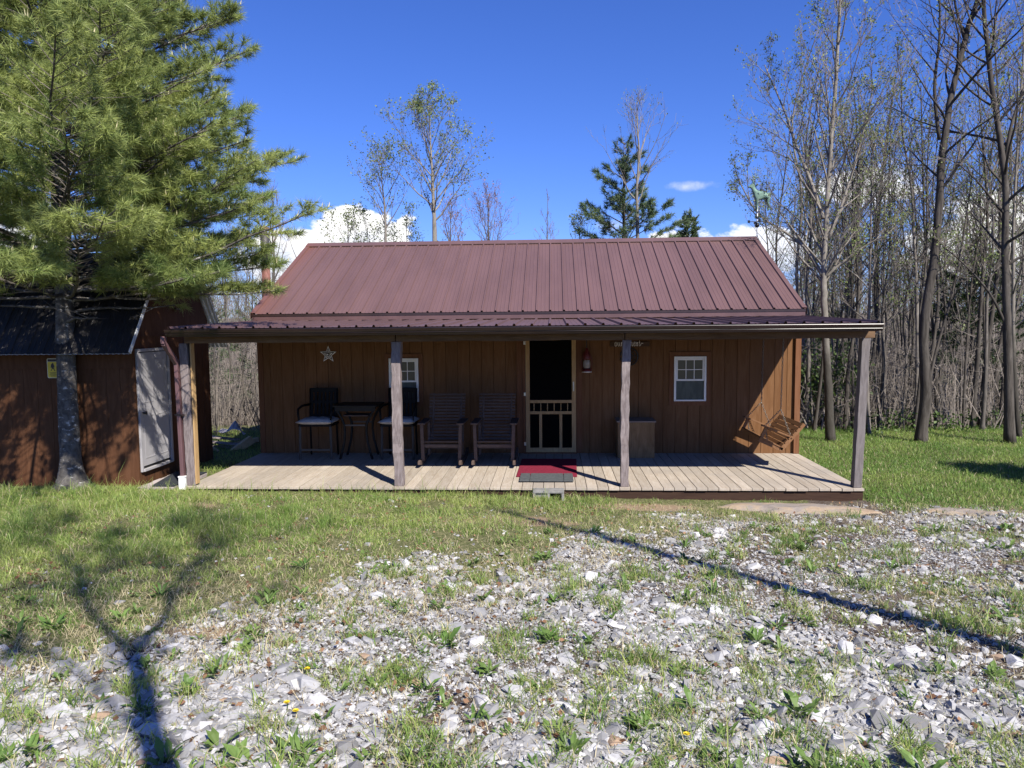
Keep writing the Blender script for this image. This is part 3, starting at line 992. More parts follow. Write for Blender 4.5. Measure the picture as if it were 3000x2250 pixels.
# ------------------------------------------------------------------ things on the porch
# high patio chairs with cushions
def patio_chair(cx, yf, label):
    t_ = thing('patio_chair', (cx, yf+0.25, 0), label, 'patio chair', 'high patio chairs beside the porch table')
    yb = yf+0.45
    hw = 0.262
    for sx in (-1, 1):
        MB().bar((cx+sx*hw, yf, 0.002), (cx+sx*(hw-0.01), yf+0.01, 0.565), 0.032, 0.032).build('leg', M['grey_metal'], t_, bevel=0.004)
        mb = MB()
        mb.tube([(cx+sx*(hw-0.03), yb+0.03, 0.002), (cx+sx*(hw-0.035), yb, 0.56), (cx+sx*(hw-0.03), yb+0.075, 1.13)], 0.017, 8)
        mb.build('leg', M['chair_black'], t_, True)
        mb = MB()
        mb.tube([(cx+sx*(hw-0.03), yb+0.02, 0.87), (cx+sx*(hw+0.02), yf+0.22, 0.865), (cx+sx*(hw+0.025), yf+0.04, 0.83), (cx+sx*(hw+0.012), yf-0.005, 0.76), (cx+sx*hw, yf+0.015, 0.57)], 0.019, 8)
        mb.build('armrest', M['chair_black'], t_, True)
    mb = MB()
    mb.box(cx-hw-0.012, cx+hw+0.012, yf-0.01, yb, 0.545, 0.572)
    mb.build('seat_frame', M['chair_black'], t_)
    MB().bar((cx-hw, yf+0.008, 0.16), (cx+hw, yf+0.008, 0.16), 0.022, 0.03).build('footrest', M['grey_metal'], t_)
    mb = MB()
    for z in (1.10, 0.66):
        f = (z-0.56)/0.57
        mb.box(cx-hw+0.03, cx+hw-0.03, yb+0.075*f-0.012, yb+0.075*f+0.012, z-0.03, z+0.04)
    for i in range(7):
        x = cx-hw+0.06+(2*hw-0.12)*i/6
        mb.bar((x, yb+0.014, 0.68), (x, yb+0.068, 1.08), 0.044, 0.012, (0, 1, 0))
    mb.box(cx-hw+0.03, cx+hw-0.03, yb+0.03, yb+0.052, 0.88, 0.93)
    mb.build('backrest', M['chair_black'], t_)
    nx_, ny_2 = 17, 13
    mb = MB()
    for side in (1, -1):
        v, q = [], []
        for i in range(nx_):
            for j in range(ny_2):
                u_, w_ = i/(nx_-1)*2-1, j/(ny_2-1)*2-1
                edge = (1-abs(u_)**5)*(1-abs(w_)**5)
                pin = 1.0+0.055*abs(u_*w_)**3
                z = 0.622 + side*(0.050*edge**0.5) + (0.006*math.sin(i*1.3+j*0.9)*edge if side > 0 else 0)
                v.append((cx+u_*0.292*pin, yf+0.20+w_*0.245*pin, z))
        for i in range(nx_-1):
            for j in range(ny_2-1):
                a = i*ny_2+j
                q.append((a, a+ny_2, a+ny_2+1, a+1) if side > 0 else (a, a+1, a+ny_2+1, a+ny_2))
        mb.add(v, q)
    mb.build('cushion', M['cushion'], t_, True)
    return t_


patio_chair(-3.405, 2.0, 'black high patio chair with grey cushion below the barn star')
patio_chair(-2.045, 2.0, 'black high patio chair with grey cushion in front of a window')

tb = thing('patio_table', (-2.73, 2.22, 0), 'dark square metal patio table with curved legs between two cushioned chairs', 'table')
mb = MB()
mb.box(-3.095, -2.365, 1.95, 2.55, 0.872, 0.896)
mb.build('table_top', M['table_dark'], tb, bevel=0.006)
MB().box(-3.06, -2.40, 1.985, 2.005, 0.80, 0.872).build('apron', M['table_dark'], tb)
MB().box(-2.955, -2.535, 2.06, 2.40, 0.708, 0.724).build('shelf', M['rocker'], tb)
for sx in (-1, 1):
    for yy in (2.02, 2.44):
        c = -2.735
        mb = MB()
        pts = [(c+sx*0.33, yy, 0.87), (c+sx*0.285, yy, 0.78), (c+sx*0.225, yy, 0.68), (c+sx*0.185, yy, 0.575), (c+sx*0.178, yy, 0.46), (c+sx*0.195, yy, 0.28), (c+sx*0.235, yy, 0.12), (c+sx*0.27, yy, 0.002)]
        mb.tube(pts, 0.020, 8)
        mb.build('leg', M['table_dark'], tb, True)
for a in (2.0, 2.44):
    MB().box(-2.90, -2.57, a, a+0.02, 0.555, 0.58).build('stretcher', M['grey_metal'], tb)


# rocking chairs
def rocking_chair(cx, label, twist=0.0):
    t_ = thing('rocking_chair', (cx, 1.75, 0), label, 'rocking chair', 'slatted rocking chairs on the porch')
    hw = 0.315
    yf = 1.46
    for sx in (-1, 1):
        x = cx+sx*hw
        mb = MB()
        v, q = [], []
        k = 16
        for i in range(k):                  # rocker: a curved plank with a raised rounded nose
            f = i/(k-1)
            y = 1.235+f*1.06
            zc = 0.012+0.28*(f-0.42)**2
            h = 0.075 if 0 < i < k-1 else 0.05
            v += [(x-0.019, y, zc), (x+0.019, y, zc), (x+0.019, y, zc+h), (x-0.019, y, zc+h)]
            if i:
                o_ = (i-1)*4
                q += [(o_+s, o_+(s+1) % 4, o_+4+(s+1) % 4, o_+4+s) for s in range(4)]
        q += [(3, 2, 1, 0), (len(v)-4, len(v)-3, len(v)-2, len(v)-1)]
        mb.add(v, q)
        mb.build('rocker', M['rocker'], t_, bevel=0.006)
        MB().bar((x-sx*0.03, yf, 0.085), (x-sx*0.012, yf+0.015, 0.652), 0.05, 0.06, (0, 1, 0)).build('leg', M['rocker'], t_, bevel=0.004)
        MB().bar((x-sx*0.045, 1.95, 0.09), (x-sx*0.04, 1.98, 0.652), 0.04, 0.055, (0, 1, 0)).build('leg', M['rocker'], t_, bevel=0.004)
        mb = MB()
        mb.box(x-0.058-sx*0.012, x+0.058-sx*0.012, yf-0.05, 2.05, 0.654, 0.68)
        mb.build('armrest', M['rocker'], t_, bevel=0.006)
    mb = MB()
    for i in range(8):
        y = yf+0.03+i*0.066
        z = 0.382-0.012*i
        mb.bar((cx-hw+0.03, y, z), (cx+hw-0.03, y, z), 0.056, 0.018)
    mb.box(cx-hw+0.02, cx+hw-0.02, yf-0.006, yf+0.016, 0.292, 0.342)
    mb.build('seat', M['rocker'], t_, bevel=0.003)
    mb = MB()
    n = 15
    for i in range(n):
        f = i/(n-1)
        z = 0.36+f*0.685
        y = 1.93+f*0.30+0.03*math.sin(f*math.pi)
        wdt = 0.283+0.017*f
        mb.bar((cx-wdt, y, z), (cx+wdt, y, z), 0.014, 0.034, (0, 0.4, 1))
    for sx in (-1, 1):
        mb.tube([(cx+sx*0.22, 1.95, 0.31), (cx+sx*0.225, 2.11, 0.70), (cx+sx*0.23, 2.255, 1.06)], 0.018, 6)
    mb.build('backrest', M['rocker'], t_, bevel=0.002)
    mb = MB()
    mb.bar((cx-hw+0.04, 1.97, 0.20), (cx+hw-0.04, 1.97, 0.20), 0.03, 0.03)
    mb.build('stretcher', M['rocker'], t_)
    return t_


rocking_chair(-1.24, 'grey slatted wooden rocking chair next to the window')
rocking_chair(-0.416, 'grey slatted wooden rocking chair right next to the screen door')

# door mats
mb = MB()
mb.add([(-0.038, 0.645, 0.004), (0.835, 0.652, 0.004), (0.868, 2.03, 0.004), (-0.012, 2.03, 0.004), (-0.038, 0.645, 0.014), (0.835, 0.652, 0.014), (0.868, 2.03, 0.014), (-0.012, 2.03, 0.014)],
       [(0, 3, 2, 1), (4, 5, 6, 7), (0, 1, 5, 4), (1, 2, 6, 5), (2, 3, 7, 6), (3, 0, 4, 7)])
solo('door_mat', mb, M['red_mat'], (0.4, 1.34, 0.003), 'long dark red mat lying in front of the screen door', 'door mat', bevel=0.003)
mb = MB()
for a, b in ((0.024, 0.165), (0.169, 0.638), (0.642, 0.776)):
    mb.box(a, b, 0.28, 0.655, 0.0165, 0.029)
    mb.box(a+0.003, b-0.003, 0.655, 0.80, 0.0165, 0.028)
solo('door_mat', mb, M['grey_mat'], (0.4, 0.54, 0.016), 'grey rubber mat of joined tiles overlapping the red mat', 'door mat', bevel=0.003)

# plywood chest
ch = thing('storage_box', (1.84, 2.37, 0), 'plain plywood storage box against the cabin wall behind a post', 'storage box')
MB().box(1.545, 2.14, 2.165, 2.61, 0.003, 0.585).build('body', M['plywood'], ch, bevel=0.004)
MB().box(1.525, 2.16, 2.14, 2.615, 0.587, 0.612).build('lid', M['plywood_top'], ch, bevel=0.004)

# barn star
def star_pts(cx, cz, r, k=0.42, rot=0.0):
    return [(cx+(r if i % 2 == 0 else r*k)*math.sin(rot+i*math.pi/5), cz+(r if i % 2 == 0 else r*k)*math.cos(rot+i*math.pi/5)) for i in range(10)]


star = thing('barn_star', (-3.342, D-0.03, 1.712), 'whitewashed five pointed tin barn star on the dark plank wall', 'star')


def ridged_star(r, ridge, y, name, mat):
    mb = MB()
    p = star_pts(-3.342, 1.705, r, 0.42)
    v = [(x, y, z) for x, z in p] + [(-3.342, y-ridge, 1.705), (-3.342, y+0.004, 1.705)]
    tr = [(i, 10, (i+1) % 10) for i in range(10)] + [((i+1) % 10, 11, i) for i in range(10)]
    mb.add([v[i] for i in range(12)], tris=[(a, c, b) for a, b, c in tr])
    mb.build(name, mat, star)


ridged_star(0.150, 0.016, D-0.014, 'rim', M['star_light'])
ridged_star(0.118, 0.018, D-0.0175, 'inset', M['star_dark'])
ridged_star(0.092, 0.020, D-0.021, 'rim', M['star_light'])
ridged_star(0.068, 0.022, D-0.025, 'inset', M['star_dark'])
MB().prism([(-3.342+0.014*math.cos(a), 1.705+0.014*math.sin(a)) for a in np.arange(8)*math.pi/4], 0.006, lambda a, b, c: (a, D-0.055+c, b)).build('boss', M['star_light'], star)

# red lantern on its cord
lt = thing('lantern', (1.06, D-0.12, 1.38), 'dark red tin lantern hanging by the screen door', 'lantern')
LX, LY = 1.06, D-0.12
MB().tube([(LX-0.005, LY+0.02, 2.12), (LX-0.003, LY, 1.95), (LX, LY, 1.78)], 0.009, 6).build('cord', M['black'], lt)
MB().lathe([(0.001, 1.79), (0.022, 1.785), (0.028, 1.74), (0.045, 1.70), (0.062, 1.62), (0.06, 1.60), (0.045, 1.59)], (LX, LY, 0), 18).build('hood', M['lantern_red'], lt, True)
MB().lathe([(0.042, 1.60), (0.056, 1.56), (0.06, 1.52), (0.054, 1.47), (0.042, 1.445)], (LX, LY, 0), 18).build('glass', M['lantern_glass'], lt, True)
MB().lathe([(0.045, 1.452), (0.066, 1.44), (0.078, 1.42), (0.08, 1.398)], (LX, LY, 0), 20).build('tank', M['lantern_red'], lt, True)
MB().lathe([(0.0815, 1.398), (0.083, 1.392), (0.083, 1.38), (0.0, 1.378)], (LX, LY, 0), 20).build('base_rim', M['lantern_base'], lt, True)
mb = MB()
for sx in (-1, 1):
    mb.tube([(LX+sx*0.075, LY, 1.42), (LX+sx*0.088, LY, 1.55), (LX+sx*0.07, LY, 1.66), (LX+sx*0.025, LY, 1.74)], 0.006, 6)
mb.build('guard_wire', M['lantern_red'], lt, True)

# sign above: our nest
sg = thing('name_sign', (1.78, D-0.03, 1.845), 'narrow wooden board with the words our nest in pale script', 'sign')
MB().box(1.455, 2.108, D-0.024, D-0.004, 1.802, 1.884).build('board', M['sign_wood'], sg, bevel=0.003)
STROKES = {
    'o': [[(0.55, 0.95), (0.3, 1.0), (0.06, 0.7), (0.04, 0.35), (0.2, 0.02), (0.45, 0.02), (0.62, 0.35), (0.6, 0.75), (0.45, 0.98)]],
    'u': [[(0.05, 1.0), (0.02, 0.4), (0.14, 0.05), (0.34, 0.05), (0.52, 0.4), (0.55, 1.0)], [(0.55, 1.0), (0.54, 0.3), (0.66, 0.02), (0.78, 0.1)]],
    'r': [[(0.08, 1.0), (0.1, 0.0)], [(0.1, 0.55), (0.25, 0.92), (0.45, 1.0), (0.55, 0.9)]],
    'n': [[(0.1, 1.05), (0.08, 0.0)], [(0.08, 0.55), (0.25, 0.95), (0.44, 0.95), (0.5, 0.6), (0.5, 0.12), (0.6, 0.0), (0.72, 0.12)]],
    'e': [[(0.05, 0.45), (0.45, 0.62), (0.52, 0.85), (0.36, 1.02), (0.14, 0.85), (0.06, 0.4), (0.2, 0.03), (0.42, 0.06), (0.62, 0.3)]],
    's': [[(0.0, 0.25), (0.28, 0.98), (0.36, 0.7), (0.48, 0.35), (0.4, 0.06), (0.16, 0.04), (0.08, 0.16)], [(0.3, 0.04), (0.6, 0.2)]],
    't': [[(0.3, 1.35), (0.22, 0.3), (0.34, 0.02), (0.55, 0.15), (0.8, 0.62), (1.0, 0.72), (1.22, 0.66), (1.4, 0.7)], [(0.05, 0.92), (0.5, 0.98)]],
}
LH = 0.066


def smooth_line(p, k=5):
    p = np.asarray(p, float)
    out = []
    for i in range(len(p)-1):
        p0, p1, p2, p3 = p[max(i-1, 0)], p[i], p[i+1], p[min(i+2, len(p)-1)]
        for s in range(k):
            u_ = s/k
            out.append(0.5*((2*p1)+(-p0+p2)*u_+(2*p0-5*p1+4*p2-p3)*u_*u_+(-p0+3*p1-3*p2+p3)*u_**3))
    out.append(p[-1])
    return np.asarray(out)


for word, x0, adv in (('our', 1.530, 0.044), ('nest', 1.790, 0.038)):
    x = x0
    mb = MB()
    for chx in word:
        for st_ in STROKES[chx]:
            ln = smooth_line(st_)
            mb.tube([(x+a*LH*0.85, D-0.0262, 1.812+b*LH) for a, b in ln], 0.0052, 5)
        x += {'o': 0.034, 'u': 0.036, 'r': 0.03, 'n': 0.034, 'e': 0.028, 's': 0.026, 't': 0.03}[chx]*1.42+0.003
    mb.build('lettering', M['letter'], sg, True)

# round black iron ornament under the sign
wh = thing('wall_ornament', (1.768, D-0.03, 1.635), 'round black iron wheel ornament on the wall partly behind a post', 'ornament')
mb = MB()
for r, tr_ in ((0.145, 0.014), (0.10, 0.008), (0.055, 0.008), (0.02, 0.014)):
    a = np.linspace(0, 2*math.pi, 33)
    mb.tube(np.stack([1.768+r*np.cos(a), np.full(33, D-0.03), 1.635+r*np.sin(a)], -1), tr_, 6, cap=False)
mb.build('rings', M['black'], wh, True)
mb = MB()
for k in range(8):
    a = k*math.pi/4+0.2
    mb.tube([(1.768+0.02*math.cos(a), D-0.03, 1.635+0.02*math.sin(a)), (1.768+0.14*math.cos(a), D-0.03, 1.635+0.14*math.sin(a))], 0.006, 5)
mb.build('spokes', M['black'], wh, True)

# porch swing on chains, facing along the porch, tipped back
sw = thing('porch_swing', (3.88, 1.88, 0.42), 'slatted brown wooden porch swing hanging on two chains at the open porch end', 'porch swing')
SF, SJ, BT = (3.60, 0.470), (3.905, 0.320), (4.215, 0.665)     # seat front, seat back, top of backrest (x, z)
YN, YF = 1.35, 2.44
mb = MB()
for i in range(4):
    f = (i+0.5)/4
    x, z = SF[0]+(SJ[0]-SF[0])*f, SF[1]+(SJ[1]-SF[1])*f
    mb.bar((x, YN, z), (x, YF, z), 0.086, 0.018, (0.43, 0, 0.9))
mb.build('seat', M['swing'], sw, bevel=0.002)
mb = MB()
for i in range(6):
    f = (i+0.4)/5.7
    x, z = SJ[0]+(BT[0]-SJ[0])*f, SJ[1]+(BT[1]-SJ[1])*f
    mb.bar((x, YN-0.02, z), (x, YF+0.02, z), 0.067, 0.017, (-0.77, 0, 0.64))
mb.build('backrest', M['swing'], sw, bevel=0.002)
for y in (YN+0.03, YF-0.03):
    mb = MB()
    mb.bar((SF[0]-0.02, y, SF[1]-0.035), (SJ[0]+0.03, y, SJ[1]-0.045), 0.036, 0.062, (0.43, 0, 0.9))
    mb.bar((SJ[0]+0.01, y, SJ[1]-0.05), (BT[0]+0.03, y, BT[1]+0.0), 0.036, 0.055, (-0.77, 0, 0.64))
    mb.bar((3.625, y, 0.465), (3.69, y, 0.61), 0.036, 0.045, (1, 0, 0))
    mb.build('side_frame', M['swing'], sw, bevel=0.002)
    mb = MB()
    mb.bar((3.625, y, 0.648), (4.075, y, 0.462), 0.072, 0.024, (0.39, 0, 0.92))
    mb.build('armrest', M['swing'], sw, bevel=0.003)


def chain(mb, a, b, link=0.042):
    a, b = Vector(a), Vector(b)
    L = (b-a).length
    n = max(2, int(L/link))
    d = (b-a).normalized()
    s = d.cross(Vector((0, 1, 0))).normalized()
    q = s.cross(d)
    for i in range(n):
        c = a.lerp(b, (i+0.5)/n)
        ax = s if i % 2 else q
        h = L/n*0.62
        pts = [tuple(c+d*h*math.cos(t_)+ax*0.011*math.sin(t_)) for t_ in np.linspace(0, 2*math.pi, 9)]
        mb.tube(pts, 0.0038, 4, cap=False)


for y in (YN+0.03, YF-0.03):
    mb = MB()
    k = (3.90, y, 0.885)
    chain(mb, (3.92, y, 2.2), k)
    chain(mb, k, (3.67, y, 0.638))
    chain(mb, k, (4.05, y, 0.49))
    chain(mb, (3.67, y, 0.615), (3.72, y, 0.38))
    mb.build('chain', M['chain'], sw, True)

# concrete block used as a step
cb = MB()
bx0, bx1, by0, by1, bz0, bz1 = 0.226, 0.636, -0.235, -0.045, -0.19, 0.002
for a, b in ((bx0, bx0+0.035), (0.415, 0.447), (bx1-0.035, bx1)):
    cb.box(a, b, by0, by1, bz0, bz1-0.034)
cb.box(bx0, bx1, by0-0.002, by1, bz1-0.034, bz1)
cb.box(bx0, bx1, by0, by1, bz0-0.03, bz0)
cb.box(bx0+0.035, 0.415, by0+0.02, by1-0.01, bz0, bz1-0.036)
solo('concrete_block', cb, M['concrete'], (0.43, -0.14, -0.19), 'hollow grey concrete block set as a step against the deck edge', 'concrete block', bevel=0.006)

# ------------------------------------------------------------------ weathervane with a deer on the ridge end
VX, VY = 4.65, RY
wv = thing('weathervane', (VX, VY, RZ), 'green patina deer weathervane on a thin rod at the roof ridge end', 'weathervane')
mb = MB()
mb.tube([(VX, VY, RZ-0.12), (VX, VY, RZ+0.66)], 0.010, 8)
mb.tube([(VX-0.02, VY, RZ+0.06), (VX+0.05, VY-0.02, RZ-0.1)], 0.012, 6)
mb.build('rod', M['galv'], wv, True)
zc = RZ+0.27
mb = MB()
mb.tube([(VX-0.17, VY, zc+0.07), (VX+0.17, VY, zc+0.07)], 0.008, 6)
mb.tube([(VX, VY-0.17, zc+0.07), (VX, VY+0.17, zc+0.07)], 0.008, 6)
for dx, dy in ((-0.17, 0), (0.17, 0), (0, -0.17), (0, 0.17)):
    mb.box(VX+dx-0.022, VX+dx+0.022, VY+dy-0.004, VY+dy+0.004, zc+0.045, zc+0.10)
mb.build('direction_arms', M['black'], wv)
MB().lathe([(0.0, -0.05), (0.03, -0.04), (0.048, 0.0), (0.03, 0.04), (0.0, 0.05)], (VX, VY, zc), 14).build('ball', M['black'], wv, True)
MB().lathe([(0.0, -0.03), (0.02, -0.02), (0.028, 0.0), (0.02, 0.02), (0.0, 0.03)], (VX, VY, zc+0.15), 12).build('ball', M['black'], wv, True)
# the deer: one skinned body
dz = RZ+0.555
bm = bmesh.new()
sk = bm.verts.layers.skin.verify()
S = 0.0145


def dv(x, y, z, r, root=False):
    v_ = bm.verts.new((x*S, y*S, z*S))
    v_[sk].radius = (r*S, r*S)
    v_[sk].use_root = root
    return v_


def chain_v(prev, pts):
    for p in pts:
        v_ = dv(*p)
        bm.edges.new((prev, v_))
        prev = v_
    return prev


pel = dv(13, 0, 21.5, 5.0, True)
mid = chain_v(pel, [(7, 0, 21, 5.0)])
che = chain_v(mid, [(0, 0, 21.5, 5.4)])
neck = chain_v(che, [(-4.5, 0, 26, 3.6), (-6.5, 0, 31, 2.6)])
head = chain_v(neck, [(-8.0, 0, 35, 2.6)])
chain_v(head, [(-11.5, 0, 33.6, 1.7), (-13.8, 0, 32.6, 1.1)])
for s in (-1, 1):
    chain_v(head, [(-6.6, s*1.6, 37.2, 0.9), (-5.6, s*3.2, 38.2, 0.5)])
    chain_v(che, [(-1.5, s*2.4, 15, 2.0), (-1.8, s*2.5, 8.5, 1.2), (-1.6, s*2.5, 1.8, 0.9), (-2.4, s*2.5, 0.3, 0.9)])
    chain_v(pel, [(14, s*2.4, 16, 2.7), (12.6, s*2.5, 11, 1.7), (15.4, s*2.5, 7, 1.2), (14.4, s*2.5, 1.5, 0.9), (13.6, s*2.5, 0.3, 0.9)])
chain_v(pel, [(17.2, 0, 23.5, 1.6), (18.6, 0, 21, 0.9)])
me = bpy.data.meshes.new('deer')
bm.to_mesh(me)
bm.free()
me.materials.append(M['patina'])
deer = bpy.data.objects.new('deer', me)
COL.objects.link(deer)
deer.parent = wv
deer.location = (0.005, 0, dz-RZ)
deer.modifiers.new('skin', 'SKIN')
sb_ = deer.modifiers.new('subdivision', 'SUBSURF')
sb_.levels = sb_.render_levels = 2
mb = MB()
for s in (-1, 1):
    h = (VX-0.10, VY+s*0.015, dz+0.53)
    mb.tube([h, (VX-0.075, VY+s*0.07, dz+0.60), (VX-0.06, VY+s*0.10, dz+0.68), (VX-0.09, VY+s*0.08, dz+0.74)], [0.010, 0.008, 0.007, 0.004], 6)
    for b, e in (((VX-0.075, VY+s*0.07, dz+0.60), (VX-0.125, VY+s*0.065, dz+0.66)), ((VX-0.06, VY+s*0.10, dz+0.68), (VX-0.03, VY+s*0.12, dz+0.73)), ((VX-0.07, VY+s*0.08, dz+0.63), (VX-0.025, VY+s*0.09, dz+0.67))):
        mb.tube([b, e], [0.007, 0.004], 5)
mb.build('antlers', M['patina'], deer, True)

# ------------------------------------------------------------------ the shed
SX, SY0, SY1 = -5.36, 0.195, 2.465
SXL = -9.6
SC_Y = (SY0+SY1)/2
shed = thing('shed', (SX, SY0, -0.05), 'dark brown gambrel garden shed with a white door and black metal roof behind the pine', 'shed')
EVZ, KNZ, PKZ = 1.84, 2.86, 3.34
EVH, KNH = 1.50, 0.80
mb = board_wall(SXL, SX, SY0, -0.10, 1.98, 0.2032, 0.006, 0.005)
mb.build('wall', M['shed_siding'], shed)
MB().box(SXL, SX-0.001, SY0-0.022, SY0-0.001, 1.62, 1.97).build('frieze_board', M['shed_siding'], shed)
whw = (SY1-SY0)/2
gab = [(SY0, -0.12), (SY1, -0.14), (SY1, 2.30), (SC_Y+KNH-0.02, KNZ-0.03), (SC_Y, PKZ-0.03), (SC_Y-KNH+0.02, KNZ-0.03), (SY0, 2.30)]
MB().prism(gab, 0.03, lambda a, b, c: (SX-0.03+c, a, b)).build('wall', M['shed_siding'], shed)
mb = MB()
for y in np.arange(SY0+0.203, SY1-0.1, 0.2032):
    top = 2.2
    mb.box(SX, SX+0.0015, y-0.003, y+0.003, -0.12, 1.98)
mb.build('board_joints', M['black'], shed)
MB().box(SX, SX+0.014, SY0+0.001, SY1, 2.05, 2.075).build('belt_trim', M['shed_siding'], shed)
mb = MB()
mb.box(SX-0.07, SX+0.018, SY0-0.02, SY0-0.001, -0.12, 1.98)
mb.box(SX+0.001, SX+0.018, SY0-0.001, SY0+0.022, -0.12, 2.05)
mb.build('corner_board', M['shed_siding'], shed)
MB().box(SXL, SXL+0.03, SY0+0.01, SY1, -0.12, 2.8).build('wall', M['shed_siding'], shed)
MB().box(SXL, SX-0.04, SY1-0.02, SY1, -0.14, 2.0).build('wall', M['shed_siding'], shed)
XE = SX+0.17
mb, mb2 = MB(), MB()
for ya, za, yb, zb in ((SC_Y-EVH, EVZ, SC_Y-KNH, KNZ), (SC_Y-KNH, KNZ, SC_Y, PKZ), (SC_Y+EVH, EVZ, SC_Y+KNH, KNZ), (SC_Y+KNH, KNZ, SC_Y, PKZ)):
    ribbed(mb, SXL-0.1, XE, ya, za, yb, zb, 0.2286, 0.012, 0.006)
    ribbed(mb2, SXL-0.1, XE-0.002, ya, za, yb, zb, 0.075, -0.008, -0.004, False)
rf = mb.build('roof', M['shed_roof'], shed)
mb2.build('roof_underside', M['galv'], rf)
mb = MB()
for ya, za, yb, zb in ((SC_Y-EVH, EVZ, SC_Y-KNH, KNZ), (SC_Y-KNH, KNZ, SC_Y, PKZ)):
    mb.bar((XE+0.004, ya, za+0.012), (XE+0.004, yb, zb+0.012), 0.012, 0.05)
mb.build('roof_edge', M['galv'], rf)
# door on the gable
dy0, dy1, dz0, dz1 = 0.285, 1.035, 0.215, 1.835
mb = MB()
mb.box(SX+0.001, SX+0.022, dy0, dy1, dz0, dz1)
for a, b, c_, d_ in ((0.07, 0.34, 0.90, 1.52), (0.41, 0.68, 0.90, 1.52), (0.07, 0.34, 0.10, 0.72), (0.41, 0.68, 0.10, 0.72)):
    mb.box(SX+0.022, SX+0.0255, dy0+a, dy0+b, dz0+c_, dz0+c_+0.02)
    mb.box(SX+0.022, SX+0.0255, dy0+a, dy0+b, dz0+d_-0.02, dz0+d_)
    mb.box(SX+0.022, SX+0.0255, dy0+a, dy0+a+0.02, dz0+c_+0.02, dz0+d_-0.02)
    mb.box(SX+0.022, SX+0.0255, dy0+b-0.02, dy0+b, dz0+c_+0.02, dz0+d_-0.02)
sd = mb.build('door', M['white_door'], shed, bevel=0.003)
mb = MB()
mb.tube([(SX+0.022, dy0+0.05, 0.98), (SX+0.075, dy0+0.05, 0.98)], [0.012, 0.026], 12)
mb.build('knob', M['black'], sd, True)
mb = MB()
mb.box(SX+0.001, SX+0.034, dy1+0.022, dy1+0.075, dz0-0.075, dz1+0.055)
mb.box(SX+0.001, SX+0.034, dy0-0.045, dy0-0.008, dz0-0.075, dz1+0.055)
mb.box(SX+0.001, SX+0.033, dy0-0.008, dy1+0.022, dz1+0.012, dz1+0.055)
mb.box(SX+0.001, SX+0.05, dy0-0.008, dy1+0.022, dz0-0.075, dz0-0.04)
mb.build('door_frame', M['white_door'], shed, bevel=0.003)
mb = MB()
mb.box(SX+0.0005, SX+0.004, dy0-0.007, dy1+0.021, dz0-0.039, dz1+0.011)
mb.build('door_gap', M['black'], shed)
MB().bar((SX+0.06, 1.28, 2.475), (SX+0.06, 1.47, 2.472), 0.04, 0.025).build('hasp', M['black'], shed)

# low platform step between shed and porch
st = thing('step_platform', (-4.98, 0.55, -0.05), 'low weathered step with a dark mat in front of the white shed door', 'step')
mb = MB()
for i in range(5):
    y = -0.06+i*0.20
    mb.box(-5.25+0.02*(i % 2), -4.73, y, y+0.19, -0.045, -0.008)
for x in (-5.2, -4.98, -4.76):
    mb.box(x-0.03, x+0.03, -0.05, 0.92, -0.12, -0.046)
mb.build('boards', M['old_board'], st, bevel=0.004)
mb = MB()
mb.add([(-5.05, -0.03, -0.006), (-4.735, -0.03, -0.006), (-4.735, 0.93, -0.006), (-5.22, 0.93, -0.006), (-5.05, -0.03, 0.012), (-4.735, -0.03, 0.008), (-4.735, 0.93, 0.010), (-5.22, 0.93, 0.014)],
       [(0, 3, 2, 1), (4, 5, 6, 7), (0, 1, 5, 4), (1, 2, 6, 5), (2, 3, 7, 6), (3, 0, 4, 7)])
mb.build('mat', M['dark_mat'], st)

# yellow warning sign with a walking shaggy figure
ws = thing('warning_sign', (-6.512, SY0-0.03, 1.63), 'small yellow warning sign with a dark walking figure on the shed wall', 'sign')
wx, wz, ww, wh_ = -6.512, 1.632, 0.083, 0.138
YS = SY0-0.026


def rrect(cx, cz, hx, hz, r, n=5):
    out = []
    for sx, sz, a0 in ((1, 1, 0), (-1, 1, 90), (-1, -1, 180), (1, -1, 270)):
        for i in range(n):
            a = RAD(a0+90*i/(n-1))
            out.append((cx+sx*(hx-r)+r*math.cos(a), cz+sz*(hz-r)+r*math.sin(a)))
    return out


fr = lambda y: (lambda a, b, c: (a, y+c, b))
MB().prism(rrect(wx, wz, ww, wh_, 0.02), 0.003, fr(YS)).build('plate', M['sign_edge'], ws)
MB().prism(rrect(wx, wz-0.02, ww-0.008, wh_-0.028, 0.014), 0.001, fr(YS-0.0014)).build('panel', M['sign_yellow'], ws)
MB().box(wx-ww+0.012, wx+ww-0.012, YS-0.0014, YS-0.0004, wz+0.094, wz+0.128).build('header', M['sign_black'], ws)
fig = [(0.005, 0.175), (0.013, 0.168), (0.014, 0.152), (0.022, 0.140), (0.021, 0.125), (0.028, 0.118), (0.026, 0.112), (0.016, 0.114), (0.013, 0.108), (0.020, 0.094), (0.026, 0.070), (0.036, 0.068), (0.036, 0.062),
       (0.019, 0.062), (0.012, 0.082), (0.003, 0.096), (-0.006, 0.084), (-0.014, 0.064), (-0.026, 0.062), (-0.026, 0.067), (-0.019, 0.072), (-0.010, 0.100), (-0.013, 0.112), (-0.019, 0.100), (-0.024, 0.104), (-0.021, 0.130),
       (-0.018, 0.152), (-0.010, 0.162), (-0.004, 0.170)]
MB().prism([(wx-0.002+a*1.15, wz-0.098+b) for a, b in fig][::-1], 0.001, fr(YS-0.0026)).build('figure', M['sign_black'], ws)
mb = MB()
for i, (hw, z) in enumerate(((0.048, -0.058), (0.040, -0.075), (0.052, -0.092), (0.034, -0.108))):
    mb.box(wx-hw, wx+hw, YS-0.0024, YS-0.0015, wz+z-0.005, wz+z+0.004)
